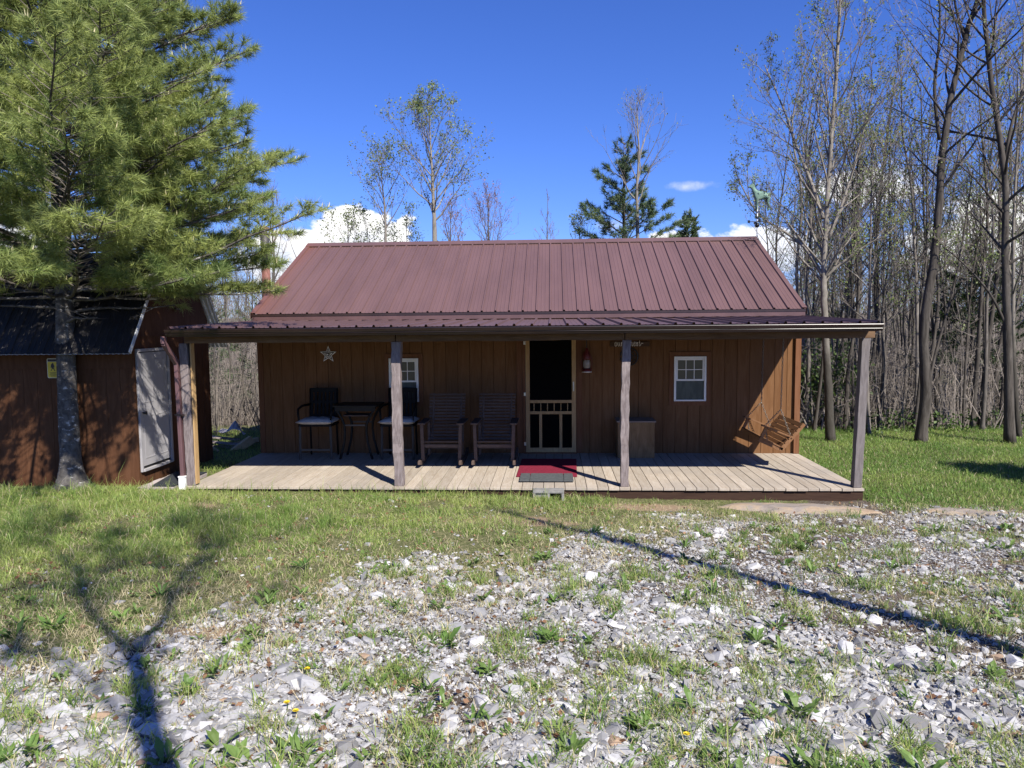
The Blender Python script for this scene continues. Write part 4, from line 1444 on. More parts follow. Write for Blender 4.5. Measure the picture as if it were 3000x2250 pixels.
mb.build('print_lines', M['sign_line'], ws)


# ------------------------------------------------------------------ plant helpers
def at(px, py, y):
    """the point at depth y that the photograph shows at pixel (px, py) of its 3000 x 2250"""
    d = _f + _r2*((px-1500)/2150.9) - _u2*((py-1125)/2150.9)
    return CAM_POS + d*((y-CAM_POS.y)/d.y)


def unit(v):
    return v/(np.linalg.norm(v, axis=-1, keepdims=True)+1e-9)


def stems(mb, base, tip, r, rng, mat=0, tone=0.0, bend=0.06):
    """many three-sided tapering stems at once"""
    base, tip = np.asarray(base, float), np.asarray(tip, float)
    n = len(base)
    r = np.broadcast_to(np.asarray(r, float), (n,))
    d = tip-base
    L = np.linalg.norm(d, axis=1, keepdims=True)
    mid = base+d*0.5+rng.normal(size=(n, 3))*bend*L
    du = d/(L+1e-9)
    ref = np.where(np.abs(du[:, 2:3]) > 0.8, np.array([[1.0, 0, 0]]), np.array([[0, 0, 1.0]]))
    s = unit(np.cross(du, ref))
    u = np.cross(s, du)
    a = np.arange(3)*2*math.pi/3
    ring = np.cos(a)[None, :, None]*s[:, None, :]+np.sin(a)[None, :, None]*u[:, None, :]
    v = np.concatenate([base[:, None, :]+ring*r[:, None, None], mid[:, None, :]+ring*(r*0.62)[:, None, None], tip[:, None, :]], 1)
    o = (np.arange(n)*7)[:, None, None]
    q = np.array([[0, 1, 4, 3], [1, 2, 5, 4], [2, 0, 3, 5]])[None]+o
    t_ = np.array([[3, 4, 6], [4, 5, 6], [5, 3, 6]])[None]+o
    tn = np.repeat(np.broadcast_to(np.asarray(tone, float), (n,)), 7)
    mb.add(v.reshape(-1, 3), q.reshape(-1, 4), t_.reshape(-1, 3), mat, tn)
    return mid


def leaves(mb, pos, size, rng, mat=0, tone=None, flat=0.0):
    """one small folded leaf at each position"""
    pos = np.asarray(pos, float)
    n = len(pos)
    if n == 0:
        return
    size = np.broadcast_to(np.asarray(size, float), (n,))*rng.uniform(0.6, 1.3, n)
    a = unit(rng.normal(size=(n, 3))*np.array([1, 1, 1-flat*0.8]))
    b = unit(np.cross(a, rng.normal(size=(n, 3))))
    s = size[:, None]
    v = np.stack([pos, pos+a*s*0.5+b*s*0.36, pos+a*s, pos+a*s*0.5-b*s*0.36], 1)
    q = (np.arange(n)*4)[:, None]+np.arange(4)[None]
    if tone is None:
        tone = rng.random(n)
    mb.add(v.reshape(-1, 3), q, None, mat, np.repeat(np.broadcast_to(tone, (n,)), 4))


def rot_about(d, ang, rng):
    """a direction at angle ang from d, at a random turn"""
    d = d/np.linalg.norm(d)
    x = rng.normal(size=3)
    x -= d*np.dot(x, d)
    x /= np.linalg.norm(x)+1e-9
    return d*math.cos(ang)+x*math.sin(ang)


class Grower:
    def __init__(self, seed, twig_r=0.0045, up=0.22, wander=0.10, levels=3, kids=(6, 5), ratio=(0.45, 0.5), angle=(0.6, 0.75)):
        self.rng = np.random.default_rng(seed)
        self.wood, self.fine = MB(), MB()
        self.tips = []
        self.twig_r, self.up, self.wander, self.levels = twig_r, up, wander, levels
        self.kids, self.ratio, self.angle = kids, ratio, angle

    def branch(self, start, d, L, r, depth):
        rng = self.rng
        k = (7, 5, 4, 3)[depth]
        p = [np.asarray(start, float)]
        d = np.asarray(d, float)/np.linalg.norm(d)
        dirs = [d]
        for i in range(k-1):
            d = d+np.array([0, 0, self.up])*(1.0/k)*1.6+rng.normal(size=3)*self.wander
            d /= np.linalg.norm(d)
            p.append(p[-1]+d*L/(k-1))
            dirs.append(d)
        rr = np.linspace(r, max(self.twig_r*0.6, r*0.18), k)
        (self.wood if depth == 0 else self.fine).tube(p, rr, (6, 4, 3, 3)[depth], cap=False)
        if depth < self.levels-1:
            n = max(2, int(self.kids[depth]*rng.uniform(0.75, 1.25)))
            for j in range(n):
                s = rng.uniform(0.22, 0.97) if j else 0.98
                f = s*(k-1)
                i = min(int(f), k-2)
                q = p[i]+(p[i+1]-p[i])*(f-i)
                dd = rot_about(dirs[i+1], self.angle[depth]*rng.uniform(0.6, 1.3), rng)
                rc = max(self.twig_r, np.interp(s, [0, 1], [r, r*0.2])*0.6)
                self.branch(q, dd, L*self.ratio[depth]*rng.uniform(0.6, 1.3)*(1.15-0.5*s), rc, depth+1)
        else:
            self.tips.append(p[-1])
            self.tips.append(p[len(p)//2])

    def trunk(self, path, r0, r1, sides=9, flare=1.35, sub=5):
        p = smooth_line(path, sub)
        p[1:-1] += self.rng.normal(size=(len(p)-2, 3))*np.array([1, 1, 0])*r0*0.05
        f = np.linspace(0, 1, len(p))
        r = r0+(r1-r0)*f**0.85
        r = r*(1+(flare-1)*np.exp(-f*len(path)*3.0))
        r = r*(1+self.rng.normal(size=len(p))*0.03)
        self.wood.tube(p, r, sides, cap=True)
        self.path, self.rad = p, r
        return p

    def limbs(self, n, z0, lens, incl, taper=1.0, minr=0.010):
        """side limbs along the last trunk from fraction z0 up"""
        p, rng = self.path, self.rng
        for i in range(n):
            f = z0+(0.985-z0)*((i+rng.uniform(0, 0.8))/n)
            x = f*(len(p)-1)
            k = min(int(x), len(p)-2)
            q = p[k]+(p[k+1]-p[k])*(x-k)
            t_ = p[min(k+1, len(p)-1)]-p[k]
            t_ = t_/np.linalg.norm(t_)
            a = i*2.39996+rng.uniform(-0.5, 0.5)
            inc = np.interp(f, [z0, 1.0], incl)*rng.uniform(0.85, 1.15)
            side = np.array([math.cos(a), math.sin(a), 0.0])
            d = t_*math.cos(inc)+side*math.sin(inc)
            L = np.interp((f-z0)/(1-z0), np.linspace(0, 1, len(lens)), lens)*rng.uniform(0.7, 1.2)
            self.branch(q, d, L, max(minr, min(self.rad[k]*0.5, 0.015*L+0.004)), 0)

    def foliage(self, per, size, spread, mat=1):
        if not self.tips or per <= 0:
            return
        tp = np.asarray(self.tips)
        n = int(len(tp)*per)
        idx = self.rng.integers(0, len(tp), n)
        leaves(self.fine, tp[idx]+self.rng.normal(size=(n, 3))*spread, size, self.rng, mat)


def plant_tree(name, loc, wood_me, fine_me, label, cat, group=None, rz=0.0, sc=1.0):
    t_ = thing(name, loc, label, cat, group)
    t_.rotation_euler = (0, 0, rz)
    t_.scale = (sc, sc, sc)
    for nm, me_ in (('trunk', wood_me), ('crown', fine_me)):
        if me_ is not None:
            o = bpy.data.objects.new(nm, me_)
            COL.objects.link(o)
            o.parent = t_
    return t_


def photo_tree(name, pxs, y, r0, r1, label, group=None, bark_m=None, twig='twig', leaf='leaf_spring', grow=None, limbs=None, extra=None, leafy_=(0.5, 0.05, 0.08), sides=9, flare=1.35, cat='tree', dy=0.0):
    """a tree whose trunk runs through the given photograph pixels at distance y"""
    g = Grower(**(grow or dict(seed=1)))
    pts = [np.array(at(a, b, y+dy*i)) for i, (a, b) in enumerate(pxs)]
    base = pts[0].copy()
    base[2] = float(ground_z(base[0], base[1]))-0.05
    pts = [base]+(pts if pts[0][2] > base[2]+0.2 else pts[1:])
    g.trunk(pts, r0, r1, sides, flare)
    if limbs:
        g.limbs(**limbs)
    for e in extra or []:
        ep = [np.array(at(a, b, y+e.get('dy', 0)*i)) for i, (a, b) in enumerate(e['px'])]
        sp = smooth_line(ep, 4)
        rr = np.linspace(e['r'], e.get('r1', e['r']*0.25), len(sp))
        g.wood.tube(sp, rr, 7)
        g.path, g.rad = sp, rr
        if e.get('n'):
            g.limbs(e['n'], e.get('z0', 0.25), e['lens'], (0.8, 0.5))
    g.foliage(*leafy_)
    loc = tuple(base)
    wm = g.wood.mesh('trunk', bark_m or M['bark_grey'], loc, True)
    fm = g.fine.mesh('crown', [M[twig], M[leaf]], loc)
    return plant_tree(name, loc, wm, fm, label, cat, group)


# ------------------------------------------------------------------ the big white pine
PXC, PYC = -6.245, 0.03
rng = np.random.default_rng(21)
pine = thing('pine_tree', (PXC, PYC, -0.05), 'large white pine with long needles and pale candles in front of the shed', 'tree')
mb = MB()
tz = np.array([-0.12, 0.0, 0.12, 0.35, 0.8, 1.4, 1.92, 2.02, 2.12, 2.7, 3.6, 4.6, 6.0, 8.0, 10.2])
tr_ = np.array([0.30, 0.22, 0.175, 0.138, 0.127, 0.121, 0.117, 0.133, 0.117, 0.110, 0.112, 0.10, 0.082, 0.05, 0.01])
k = 70
zz = np.interp(np.linspace(0, 1, k), np.linspace(0, 1, 15), tz)
rr = np.interp(zz, tz, tr_)
ang = np.arange(16)*2*math.pi/16
v = []
for z, r in zip(zz, rr):
    cx = PXC+0.02*z
    rb = r*(1+0.05*np.sin(ang*3+z*2)+rng.normal(size=16)*0.03+(0.22*np.maximum(0, np.sin(ang*2.5+0.6))*math.exp(-max(z, 0)*9)))
    v.append(np.stack([cx+rb*np.cos(ang), PYC+rb*np.sin(ang), np.full(16, z)], -1))
i_ = np.arange(k-1)[:, None]*16
j_ = np.arange(16)[None]
mb.add(np.concatenate(v), np.stack([i_+j_, i_+(j_+1) % 16, i_+16+(j_+1) % 16, i_+16+j_], -1).reshape(-1, 4))


def pine_axis(z):
    return np.array([PXC+0.02*z, PYC, z])


CR_Z = [2.6, 3.0, 3.7, 4.4, 5.2, 6.2, 8.0, 10.2]
CR_R = [2.5, 2.85, 3.0, 2.72, 2.35, 1.95, 1.25, 0.3]
tuft_p, tuft_d, tuft_t = [], [], []
twig_a, twig_b, twig_r = [], [], []


def pine_branch(z, a, L, lift, curl, r0):
    """one limb with flat side sprays that carry the needle tufts"""
    o = pine_axis(z)
    out = np.array([math.cos(a), math.sin(a), 0.0])
    side = np.array([-math.sin(a), math.cos(a), 0.0])
    ss = np.linspace(0, 1, 9)
    wob = rng.normal()*0.10
    pts = np.stack([o+out*L*s+side*L*wob*s*s+np.array([0, 0, L*(lift*s+curl*s*s)]) for s in ss])
    pts[1:] += np.cumsum(rng.normal(size=(8, 3))*0.022, 0)
    mb.tube(pts, np.linspace(r0, 0.006, 9), 6, cap=False)
    ton = rng.random()*0.5
    for s in np.arange(0.20 if z > 2.95 else 0.34, 1.0, 0.046):
        for sd in (-1, 1):
            if rng.random() < 0.12:
                continue
            f = s*8
            i = min(int(f), 7)
            q = pts[i]+(pts[i+1]-pts[i])*(f-i)
            tl = (pts[i+1]-pts[i])/np.linalg.norm(pts[i+1]-pts[i])
            l2 = L*0.34*(1-s)**0.7*rng.uniform(0.6, 1.1)+0.20
            ang_ = rng.uniform(0.65, 1.05)
            d = tl*math.cos(ang_)+side*sd*math.sin(ang_)+np.array([0, 0, rng.normal()*0.15+0.12])
            d /= np.linalg.norm(d)
            e = q+d*l2+np.array([0, 0, 0.10*l2])
            twig_a.append(q)
            twig_b.append(e)
            twig_r.append(0.006)
            m_ = max(2, int(l2/0.10))
            for j in range(m_):
                u_ = (j+1)/m_
                if u_ < 0.3 and m_ > 3:
                    continue
                tuft_p.append(q+(e-q)*u_)
                dd = d+np.array([0, 0, 0.28])
                if j < m_-1:
                    sgn = 1 if j % 2 else -1
                    dd = dd+np.cross(d, [0, 0, 1])*sgn*0.8
                    tip = q+(e-q)*u_+dd/np.linalg.norm(dd)*0.13
                    twig_a.append(q+(e-q)*u_)
                    twig_b.append(tip)
                    twig_r.append(0.004)
                    tuft_p[-1] = tip
                tuft_d.append(dd/np.linalg.norm(dd))
                tuft_t.append(ton+rng.random()*0.5)
    tuft_p.append(pts[-1])
    tuft_d.append(unit(pts[-1]-pts[-2]))
    tuft_t.append(ton+0.4)


for wi, z in enumerate(np.concatenate([np.arange(2.62, 6.9, 0.31), np.arange(6.9, 10.0, 0.55)])):
    nb = 8 if z < 6.9 else 5
    a0 = rng.uniform(0, 6.28)
    for b in range(nb):
        a = a0+b*2*math.pi/nb+rng.uniform(-0.3, 0.3)
        L = np.interp(z, CR_Z, CR_R)*rng.uniform(0.74, 1.05)*(1.42 if z < 4.3 and -1.6 < (a+math.pi) % (2*math.pi)-math.pi < -0.62 else 1.0)
        lift = np.interp(z, [2.6, 4, 7, 10], [-0.02, 0.12, 0.35, 0.8])+rng.normal()*0.05
        pine_branch(z+rng.uniform(-0.1, 0.1), a, L, lift, rng.uniform(0.05, 0.22), np.interp(z, [2.6, 6, 10], [0.027, 0.021, 0.010]))
pine_branch(2.72, -0.08, 3.85, 0.075, 0.15, 0.034)        # the long limb that reaches over the stovepipe
pine_branch(3.2, -0.22, 2.9, 0.10, 0.12, 0.034)
pine_branch(2.60, 0.12, 2.7, -0.02, 0.06, 0.03)
pine_branch(2.66, -0.42, 3.0, 0.0, 0.08, 0.03)
pine_branch(2.85, 0.30, 2.8, 0.02, 0.08, 0.03)
pine_branch(3.6, 0.05, 2.9, 0.06, 0.10, 0.03)
pine_branch(4.0, -0.35, 2.7, 0.06, 0.12, 0.03)
pine_branch(4.3, -0.2, 2.75, 0.10, 0.10, 0.03)
for a, L, z in ((0.1, 1.5, 2.42), (3.3, 1.7, 2.45), (-0.6, 0.9, 2.3), (2.2, 1.2, 2.5)):     # bare dead limbs
    o = pine_axis(z)
    p_ = [o+np.array([math.cos(a)*L*s, math.sin(a)*L*s, 0.10*L*s-0.05*L*s*s])+rng.normal(size=3)*0.02 for s in np.linspace(0, 1, 6)]
    mb.tube(p_, np.linspace(0.026, 0.006, 6), 6)
    for s in (2, 3, 4):
        twig_a.append(p_[s])
        twig_b.append(p_[s]+rng.normal(size=3)*0.25)
        twig_r.append(0.006)
mb.build('trunk', M['bark_pine'], pine, True)
cm = MB()
stems(cm, twig_a, twig_b, np.array(twig_r), rng, 1, 0.0, 0.03)
tp, td, tt = np.array(tuft_p), unit(np.array(tuft_d)), np.array(tuft_t)


def needle_tufts(mb, tp, td, tt, per, length, width, rng, spread=0.62, back=0.10, mat=0):
    n = len(tp)
    d = td[:, None, :]*1.0+rng.normal(size=(n, per, 3))*spread
    d = unit(d)
    L = length*rng.uniform(0.75, 1.2, (n, per, 1))
    b = tp[:, None, :]-td[:, None, :]*back*rng.random((n, per, 1))
    tip = b+d*L+np.array([0, 0, -0.18])*L*rng.random((n, per, 1))
    s = unit(np.cross(d, rng.normal(size=(n, per, 3))))*width*0.5
    v = np.stack([b-s, b+s, tip], 2).reshape(-1, 3)
    t_ = np.arange(n*per*3).reshape(-1, 3)
    mb.add(v, None, t_, mat, np.repeat(np.clip(np.repeat(tt, per)+rng.normal(size=n*per)*0.15, 0, 1), 3))


needle_tufts(cm, tp, td, np.clip(tt*0.9+0.2, 0, 1), 54, 0.130, 0.0068, rng, 0.72, 0.13)
sel = rng.random(len(tp)) < 0.06
cb_ = tp[sel]+td[sel]*0.02
stems(cm, cb_, cb_+unit(td[sel]*0.35+np.array([0, 0, 1.0]))*rng.uniform(0.045, 0.085, (sel.sum(), 1)), 0.0085, rng, 2, 0.0, 0.02)
cm.build('crown', [M['needle'], M['twig'], M['candle']], pine)


def conifer(name, loc, H, R, z0, label, seed, group=None, needle='needle_far', per=12, nl=0.16, nw=0.016, whorl=0.42, dens=1.0, droop=0.0, cat='tree', bark_m=None, sparse=0.0):
    g = np.random.default_rng(seed)
    loc = np.asarray(loc, float)
    wm, fm = MB(), MB()
    zz_ = np.linspace(0, 1, 14)
    path = np.stack([loc+np.array([math.sin(z*5)*0.03*H*0.1, 0, z*H-0.1]) for z in zz_])
    wm.tube(path, np.linspace(0.016*H+0.02, 0.006, 14), 8, cap=False)
    P, Dd, ta, tb_ = [], [], [], []
    z = z0
    while z < H*0.985:
        f = (z-z0)/(H-z0)
        rad = R*(1-f)**0.85+0.08
        nb = 6 if f < 0.7 else 4
        a0 = g.uniform(0, 6.28)
        for b in range(nb):
            if g.random() < sparse:
                continue
            a = a0+b*6.283/nb+g.normal()*0.2
            L = rad*g.uniform(0.7, 1.1)
            out = np.array([math.cos(a), math.sin(a), np.interp(f, [0, 1], [0.08-droop, 0.75])])
            o = loc+np.array([0, 0, z+g.uniform(-0.15, 0.15)])
            e = o+out*L+np.array([0, 0, 0.08*L])
            wm.tube([o, (o+e)/2+g.normal(size=3)*0.03, e], [0.008*H*0.2+0.008, 0.010, 0.005], 4, cap=False)
            m_ = max(3, int(L/0.085*dens))
            s_ = g.uniform(0.3, 1.0, m_)**0.8
            side = np.array([-math.sin(a), math.cos(a), 0])
            q = o+(e-o)*s_[:, None]
            w_ = (g.random(m_)-0.5)*2*L*0.40*(1.1-s_)
            t2 = q+side*w_[:, None]+out*np.abs(w_)[:, None]*0.6+g.normal(size=(m_, 3))*0.04
            ta.append(q)
            tb_.append(t2)
            P.append(t2)
            Dd.append(unit(t2-q+out*0.2+np.array([0, 0, 0.1])))
        z += whorl*(1-0.45*f)*g.uniform(0.8, 1.2)
    P, Dd = np.concatenate(P), np.concatenate(Dd)
    stems(fm, np.concatenate(ta), np.concatenate(tb_), 0.006, g, 1)
    needle_tufts(fm, P, Dd, g.random(len(P)), per, nl, nw, g, 0.7, 0.10)
    t_ = thing(name, tuple(loc), label, cat, group)
    wm.build('trunk', bark_m or M['bark_dark'], t_, True)
    fm.build('crown', [M[needle], M['twig']], t_)
    return t_


# ------------------------------------------------------------------ trees behind the cabin, each set out one by one
def gz(x, y):
    return float(ground_z(x, y))


conifer('pine_tree', (2.87, 15.0, gz(2.87, 15)), 8.2-gz(2.87, 15), 3.5, 1.0, 'dark blue green pine rising behind the cabin roof ridge', 5, per=20, nl=0.19, nw=0.018, whorl=0.46, dens=1.5, sparse=0.22)
conifer('cedar_tree', (5.12, 16.0, gz(5.12, 16)), 6.0-gz(5.12, 16), 1.7, 0.8, 'small bushy evergreen peeking over the roof between pine and tall poplar', 8, per=26, nl=0.13, nw=0.02, whorl=0.26, dens=2.0)
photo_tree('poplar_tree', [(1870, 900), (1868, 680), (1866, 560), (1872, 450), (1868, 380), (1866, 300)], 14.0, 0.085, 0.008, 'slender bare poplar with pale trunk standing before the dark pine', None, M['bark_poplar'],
           grow=dict(seed=31, kids=(5, 4), up=0.35, twig_r=0.004), limbs=dict(n=20, z0=0.42, lens=(2.3, 1.9, 1.1, 0.4), incl=(0.62, 0.45)), leafy_=(0.35, 0.05, 0.06))
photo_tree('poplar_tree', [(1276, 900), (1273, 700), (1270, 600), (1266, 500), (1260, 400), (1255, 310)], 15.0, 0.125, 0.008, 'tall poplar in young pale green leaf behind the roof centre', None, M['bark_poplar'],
           grow=dict(seed=33, kids=(6, 5, 3), ratio=(0.45, 0.5, 0.5), angle=(0.6, 0.75, 0.7), levels=4, up=0.30, twig_r=0.0035), limbs=dict(n=30, z0=0.40, lens=(2.3, 2.1, 1.6, 1.1, 0.4), incl=(0.75, 0.5)), leafy_=(1.1, 0.064, 0.08))
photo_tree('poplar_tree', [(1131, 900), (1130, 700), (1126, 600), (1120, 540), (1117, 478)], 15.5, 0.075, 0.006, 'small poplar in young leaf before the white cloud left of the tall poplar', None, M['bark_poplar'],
           grow=dict(seed=35, kids=(5, 5), up=0.30, twig_r=0.004), limbs=dict(n=22, z0=0.42, lens=(1.6, 1.5, 1.2, 0.5), incl=(0.7, 0.45)), leafy_=(1.5, 0.065, 0.09))
for i, (px, top, y, lab) in enumerate(((1322, 600, 18.0, 'pinkish budding maple directly right of the tall poplar behind the roof'), (1432, 588, 18.5, 'rounded pink budding maple farther right of the tall poplar behind the roof'),
                                       (1605, 570, 18.0, 'thin bare reddish tree between the poplar and the pine'), (800, 570, 12.0, 'bare purple twigged tree behind the stovepipe'), (1700, 655, 17, 'low pale leafing sapling at the left foot of the pine'))):
    sp = (0.05, 1.0) if i == 2 else (0.07, 1.0)
    photo_tree('maple_tree' if i < 2 else 'sapling', [(px, 920), (px+3, 760), (px-2, 690), (px, top)], y, sp[0], 0.006, lab, None, M['bark_grey'], 'twig_red' if i != 4 else 'twig', 'leaf_bud' if i in (0, 1) else 'leaf_spring',
               grow=dict(seed=41+i, kids=(6, 4), up=0.42, twig_r=0.004, wander=0.08), limbs=dict(n=(20, 24, 13, 16, 12)[i], z0=0.35, lens=((1.7, 1.4, 0.9, 0.3), (1.9, 1.9, 1.3, 0.5), (1.1, 0.8, 0.5, 0.2), (1.3, 1.2, .9, .3), (1.0, .8, .3))[i], incl=(0.5, 0.35)),
               leafy_=((0.7, 0.05, 0.06), (0.8, 0.05, 0.06), (0.0, 0.05, 0.05), (0.05, 0.05, 0.05), (1.5, .06, .07))[i])
for i, (px, top) in enumerate(((1020, 655), (1075, 668), (1190, 650))):
    photo_tree('leafing_sapling', [(px, 930), (px+4, 800), (px, top)], 16.5+i*0.6, 0.045, 0.006, ('airy sapling in pale leaf at the cloud\'s left foot', 'airy sapling in pale leaf just left of the small poplar', 'airy sapling in pale leaf between the two poplars')[i], None, M['bark_grey'],
               grow=dict(seed=51+i, kids=(6, 5), up=0.25, twig_r=0.004), limbs=dict(n=16, z0=0.3, lens=(1.4, 1.5, 1.2, 0.5), incl=(0.8, 0.5)), leafy_=(2.2, 0.065, 0.10))

# ------------------------------------------------------------------ big trees at the lawn's edge on the right
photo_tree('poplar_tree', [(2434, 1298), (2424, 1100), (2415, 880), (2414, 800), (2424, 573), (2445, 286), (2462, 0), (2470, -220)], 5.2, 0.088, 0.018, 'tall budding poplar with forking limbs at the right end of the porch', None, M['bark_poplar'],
           grow=dict(seed=61, kids=(6, 5, 3), ratio=(0.45, 0.5, 0.5), angle=(0.6, 0.75, 0.7), levels=4, up=0.38, twig_r=0.003, wander=0.09), limbs=dict(n=34, z0=0.36, lens=(1.7, 2.0, 1.7, 1.1, 0.5), incl=(0.75, 0.45)), sides=11,
           extra=[dict(px=[(2412, 640), (2375, 530), (2336, 435), (2300, 330), (2240, 190)], r=0.042, n=14, lens=(1.3, 1.3, 0.7), dy=0.30), dict(px=[(2408, 805), (2359, 727), (2300, 680), (2220, 625), (2160, 520)], r=0.040, n=13, lens=(1.2, 1.1, 0.6), dy=0.35),
                  dict(px=[(2420, 812), (2460, 775), (2542, 716), (2600, 690)], r=0.03, n=5, lens=(0.7, 0.5), dy=-0.05), dict(px=[(2428, 700), (2480, 560), (2520, 420), (2560, 250)], r=0.035, n=13, lens=(1.2, 1.2, 0.6), dy=0.12)],
           leafy_=(0.75, 0.042, 0.05))
photo_tree('leaning_tree', [(2697, 1300), (2712, 1132), (2706, 963), (2733, 782), (2751, 601), (2763, 430), (2789, 275), (2835, 86), (2868, -20), (2900, -200)], 5.1, 0.108, 0.032, 'thick dark leaning tree with a high fork at the lawn edge', None, M['bark_dark'],
           grow=dict(seed=63, kids=(6, 5, 3), ratio=(0.45, 0.5, 0.5), angle=(0.6, 0.75, 0.7), levels=4, up=0.28, twig_r=0.003, wander=0.12), limbs=dict(n=16, z0=0.45, lens=(1.6, 2.0, 1.6, 0.8), incl=(0.9, 0.6)), sides=12,
           extra=[dict(px=[(2752, 410), (2738, 258), (2752, 115), (2752, -20), (2740, -160)], r=0.036, n=12, lens=(1.4, 1.3, 0.7)), dict(px=[(2825, 110), (2800, 20), (2780, -120)], r=0.032, n=6, lens=(1.2, 0.8)),
                  dict(px=[(2716, 1150), (2745, 1020), (2790, 860), (2830, 640), (2850, 500)], r=0.032, n=8, lens=(1.0, 0.9, 0.5), dy=0.2)],
           leafy_=(0.3, 0.042, 0.05))
photo_tree('ash_tree', [(2959, 1308), (2953, 1023), (2946, 782), (2942, 515), (2903, 229), (2884, 40), (2875, -200)], 4.9, 0.088, 0.028, 'straight dark trunked ash at the far right lawn edge', None, M['bark_dark'],
           grow=dict(seed=65, kids=(6, 5, 3), ratio=(0.45, 0.5, 0.5), angle=(0.6, 0.75, 0.7), levels=4, up=0.25, twig_r=0.003, wander=0.11), limbs=dict(n=26, z0=0.32, lens=(1.8, 2.2, 1.8, 0.9), incl=(0.95, 0.6)), sides=11,
           extra=[dict(px=[(2950, 960), (2900, 860), (2820, 770), (2760, 720)], r=0.03, n=4, lens=(0.7, 0.5)), dict(px=[(2942, 520), (2960, 380), (3000, 250), (3040, 100)], r=0.038, n=8, lens=(1.2, 0.9))], leafy_=(0.45, 0.045, 0.05))
for i, (pxs, y, r, lab, bk) in enumerate((
        ([(2682, 1292), (2688, 963), (2679, 722), (2669, 541), (2645, 390), (2640, 200)], 7.0, 0.075, 'slender pale tree rising just left of the leaning tree', 'bark_grey'),
        ([(2746, 1285), (2736, 993), (2712, 722), (2703, 481), (2698, 250)], 7.6, 0.07, 'slender dark tree rising just right of the leaning tree base', 'bark_dark'),
        ([(2886, 1292), (2883, 933), (2874, 722), (2870, 450)], 8.0, 0.05, 'thin pole tree between the leaning tree and the dark ash', 'bark_dark'),
        ([(2591, 1290), (2588, 993), (2591, 722), (2594, 420)], 8.2, 0.06, 'thin pale pole tree midway between porch post and leaning tree', 'bark_grey'),
        ([(2545, 1291), (2540, 1080), (2548, 850), (2552, 600), (2556, 420)], 6.2, 0.075, 'pale smooth tree standing immediately right of the corner porch post', 'bark_grey'),
        ([(2500, 1291), (2497, 990), (2495, 720), (2500, 480)], 7.0, 0.05, 'thin dark tree half hidden behind the corner porch post', 'bark_dark'),
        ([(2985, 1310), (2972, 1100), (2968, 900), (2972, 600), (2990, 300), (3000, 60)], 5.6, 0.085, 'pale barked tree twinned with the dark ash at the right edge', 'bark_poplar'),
        ([(2820, 1292), (2830, 1050), (2850, 800), (2900, 560), (2930, 430)], 7.2, 0.045, 'crooked thin sapling arching right of the leaning tree', 'bark_dark'))):
    photo_tree('slender_tree', pxs, y, r*0.68, 0.010, lab, None, M[bk], grow=dict(seed=71+i, kids=(5, 4), up=0.30, twig_r=0.004, wander=0.10),
               limbs=dict(n=18, z0=0.34, lens=(1.2, 1.5, 1.3, 0.6), incl=(0.85, 0.5)), leafy_=(1.1, 0.05, 0.07), sides=8)
conifer('hemlock_tree', (12.2, 11.5, gz(12.2, 11.5)), 5.0, 2.1, 0.6, 'dark shady hemlock inside the woods at the right', 91, needle='leaf_ever', per=14, nl=0.13, nw=0.02, whorl=0.30, dens=1.5, droop=0.15)
conifer('hemlock_tree', (9.0, 13.5, gz(9.0, 13.5)), 3.6, 1.5, 0.5, 'smaller dark hemlock deep behind the slender trees', 92, needle='leaf_ever', per=12, nl=0.13, nw=0.02, whorl=0.32, dens=1.2, droop=0.15)
conifer('young_pine', (-10.6, 12.0, gz(-10.6, 12)), 5.4, 2.0, 0.4, 'bright green young pine behind the shed roof', 93, per=14, nl=0.16, nw=0.016, whorl=0.40)
conifer('young_pine', (-8.6, 13.0, gz(-8.6, 13)), 4.3, 1.7, 0.5, 'loose young pine in the gap between shed and cabin', 94, per=12, nl=0.16, nw=0.016, whorl=0.5, sparse=0.3)

# evergreen shrub beside the cabin's right corner
sh = MB()
g = np.random.default_rng(95)
c = np.array([7.0, 8.2, gz(7.0, 8.2)])
nst = 46
a = g.uniform(0, 6.28, nst)
rad = g.uniform(0.2, 1.0, nst)
tip = c+np.stack([np.cos(a)*rad, np.sin(a)*rad, g.uniform(0.5, 2.0, nst)*(1.15-rad*0.4)], -1)
stems(sh, np.repeat(c[None], nst, 0)+g.normal(size=(nst, 3))*0.08, tip, 0.014, g, 0)
pp = np.concatenate([tip+g.normal(size=(nst, 3))*np.array([0.18, 0.18, 0.14]) for _ in range(55)])
leaves(sh, pp, 0.085, g, 1)
shr = thing('laurel_shrub', tuple(c), 'green leafy laurel shrub at the wood edge behind the porch swing', 'shrub')
sh.build('foliage', [M['twig'], M['leaf_shrub']], shr)

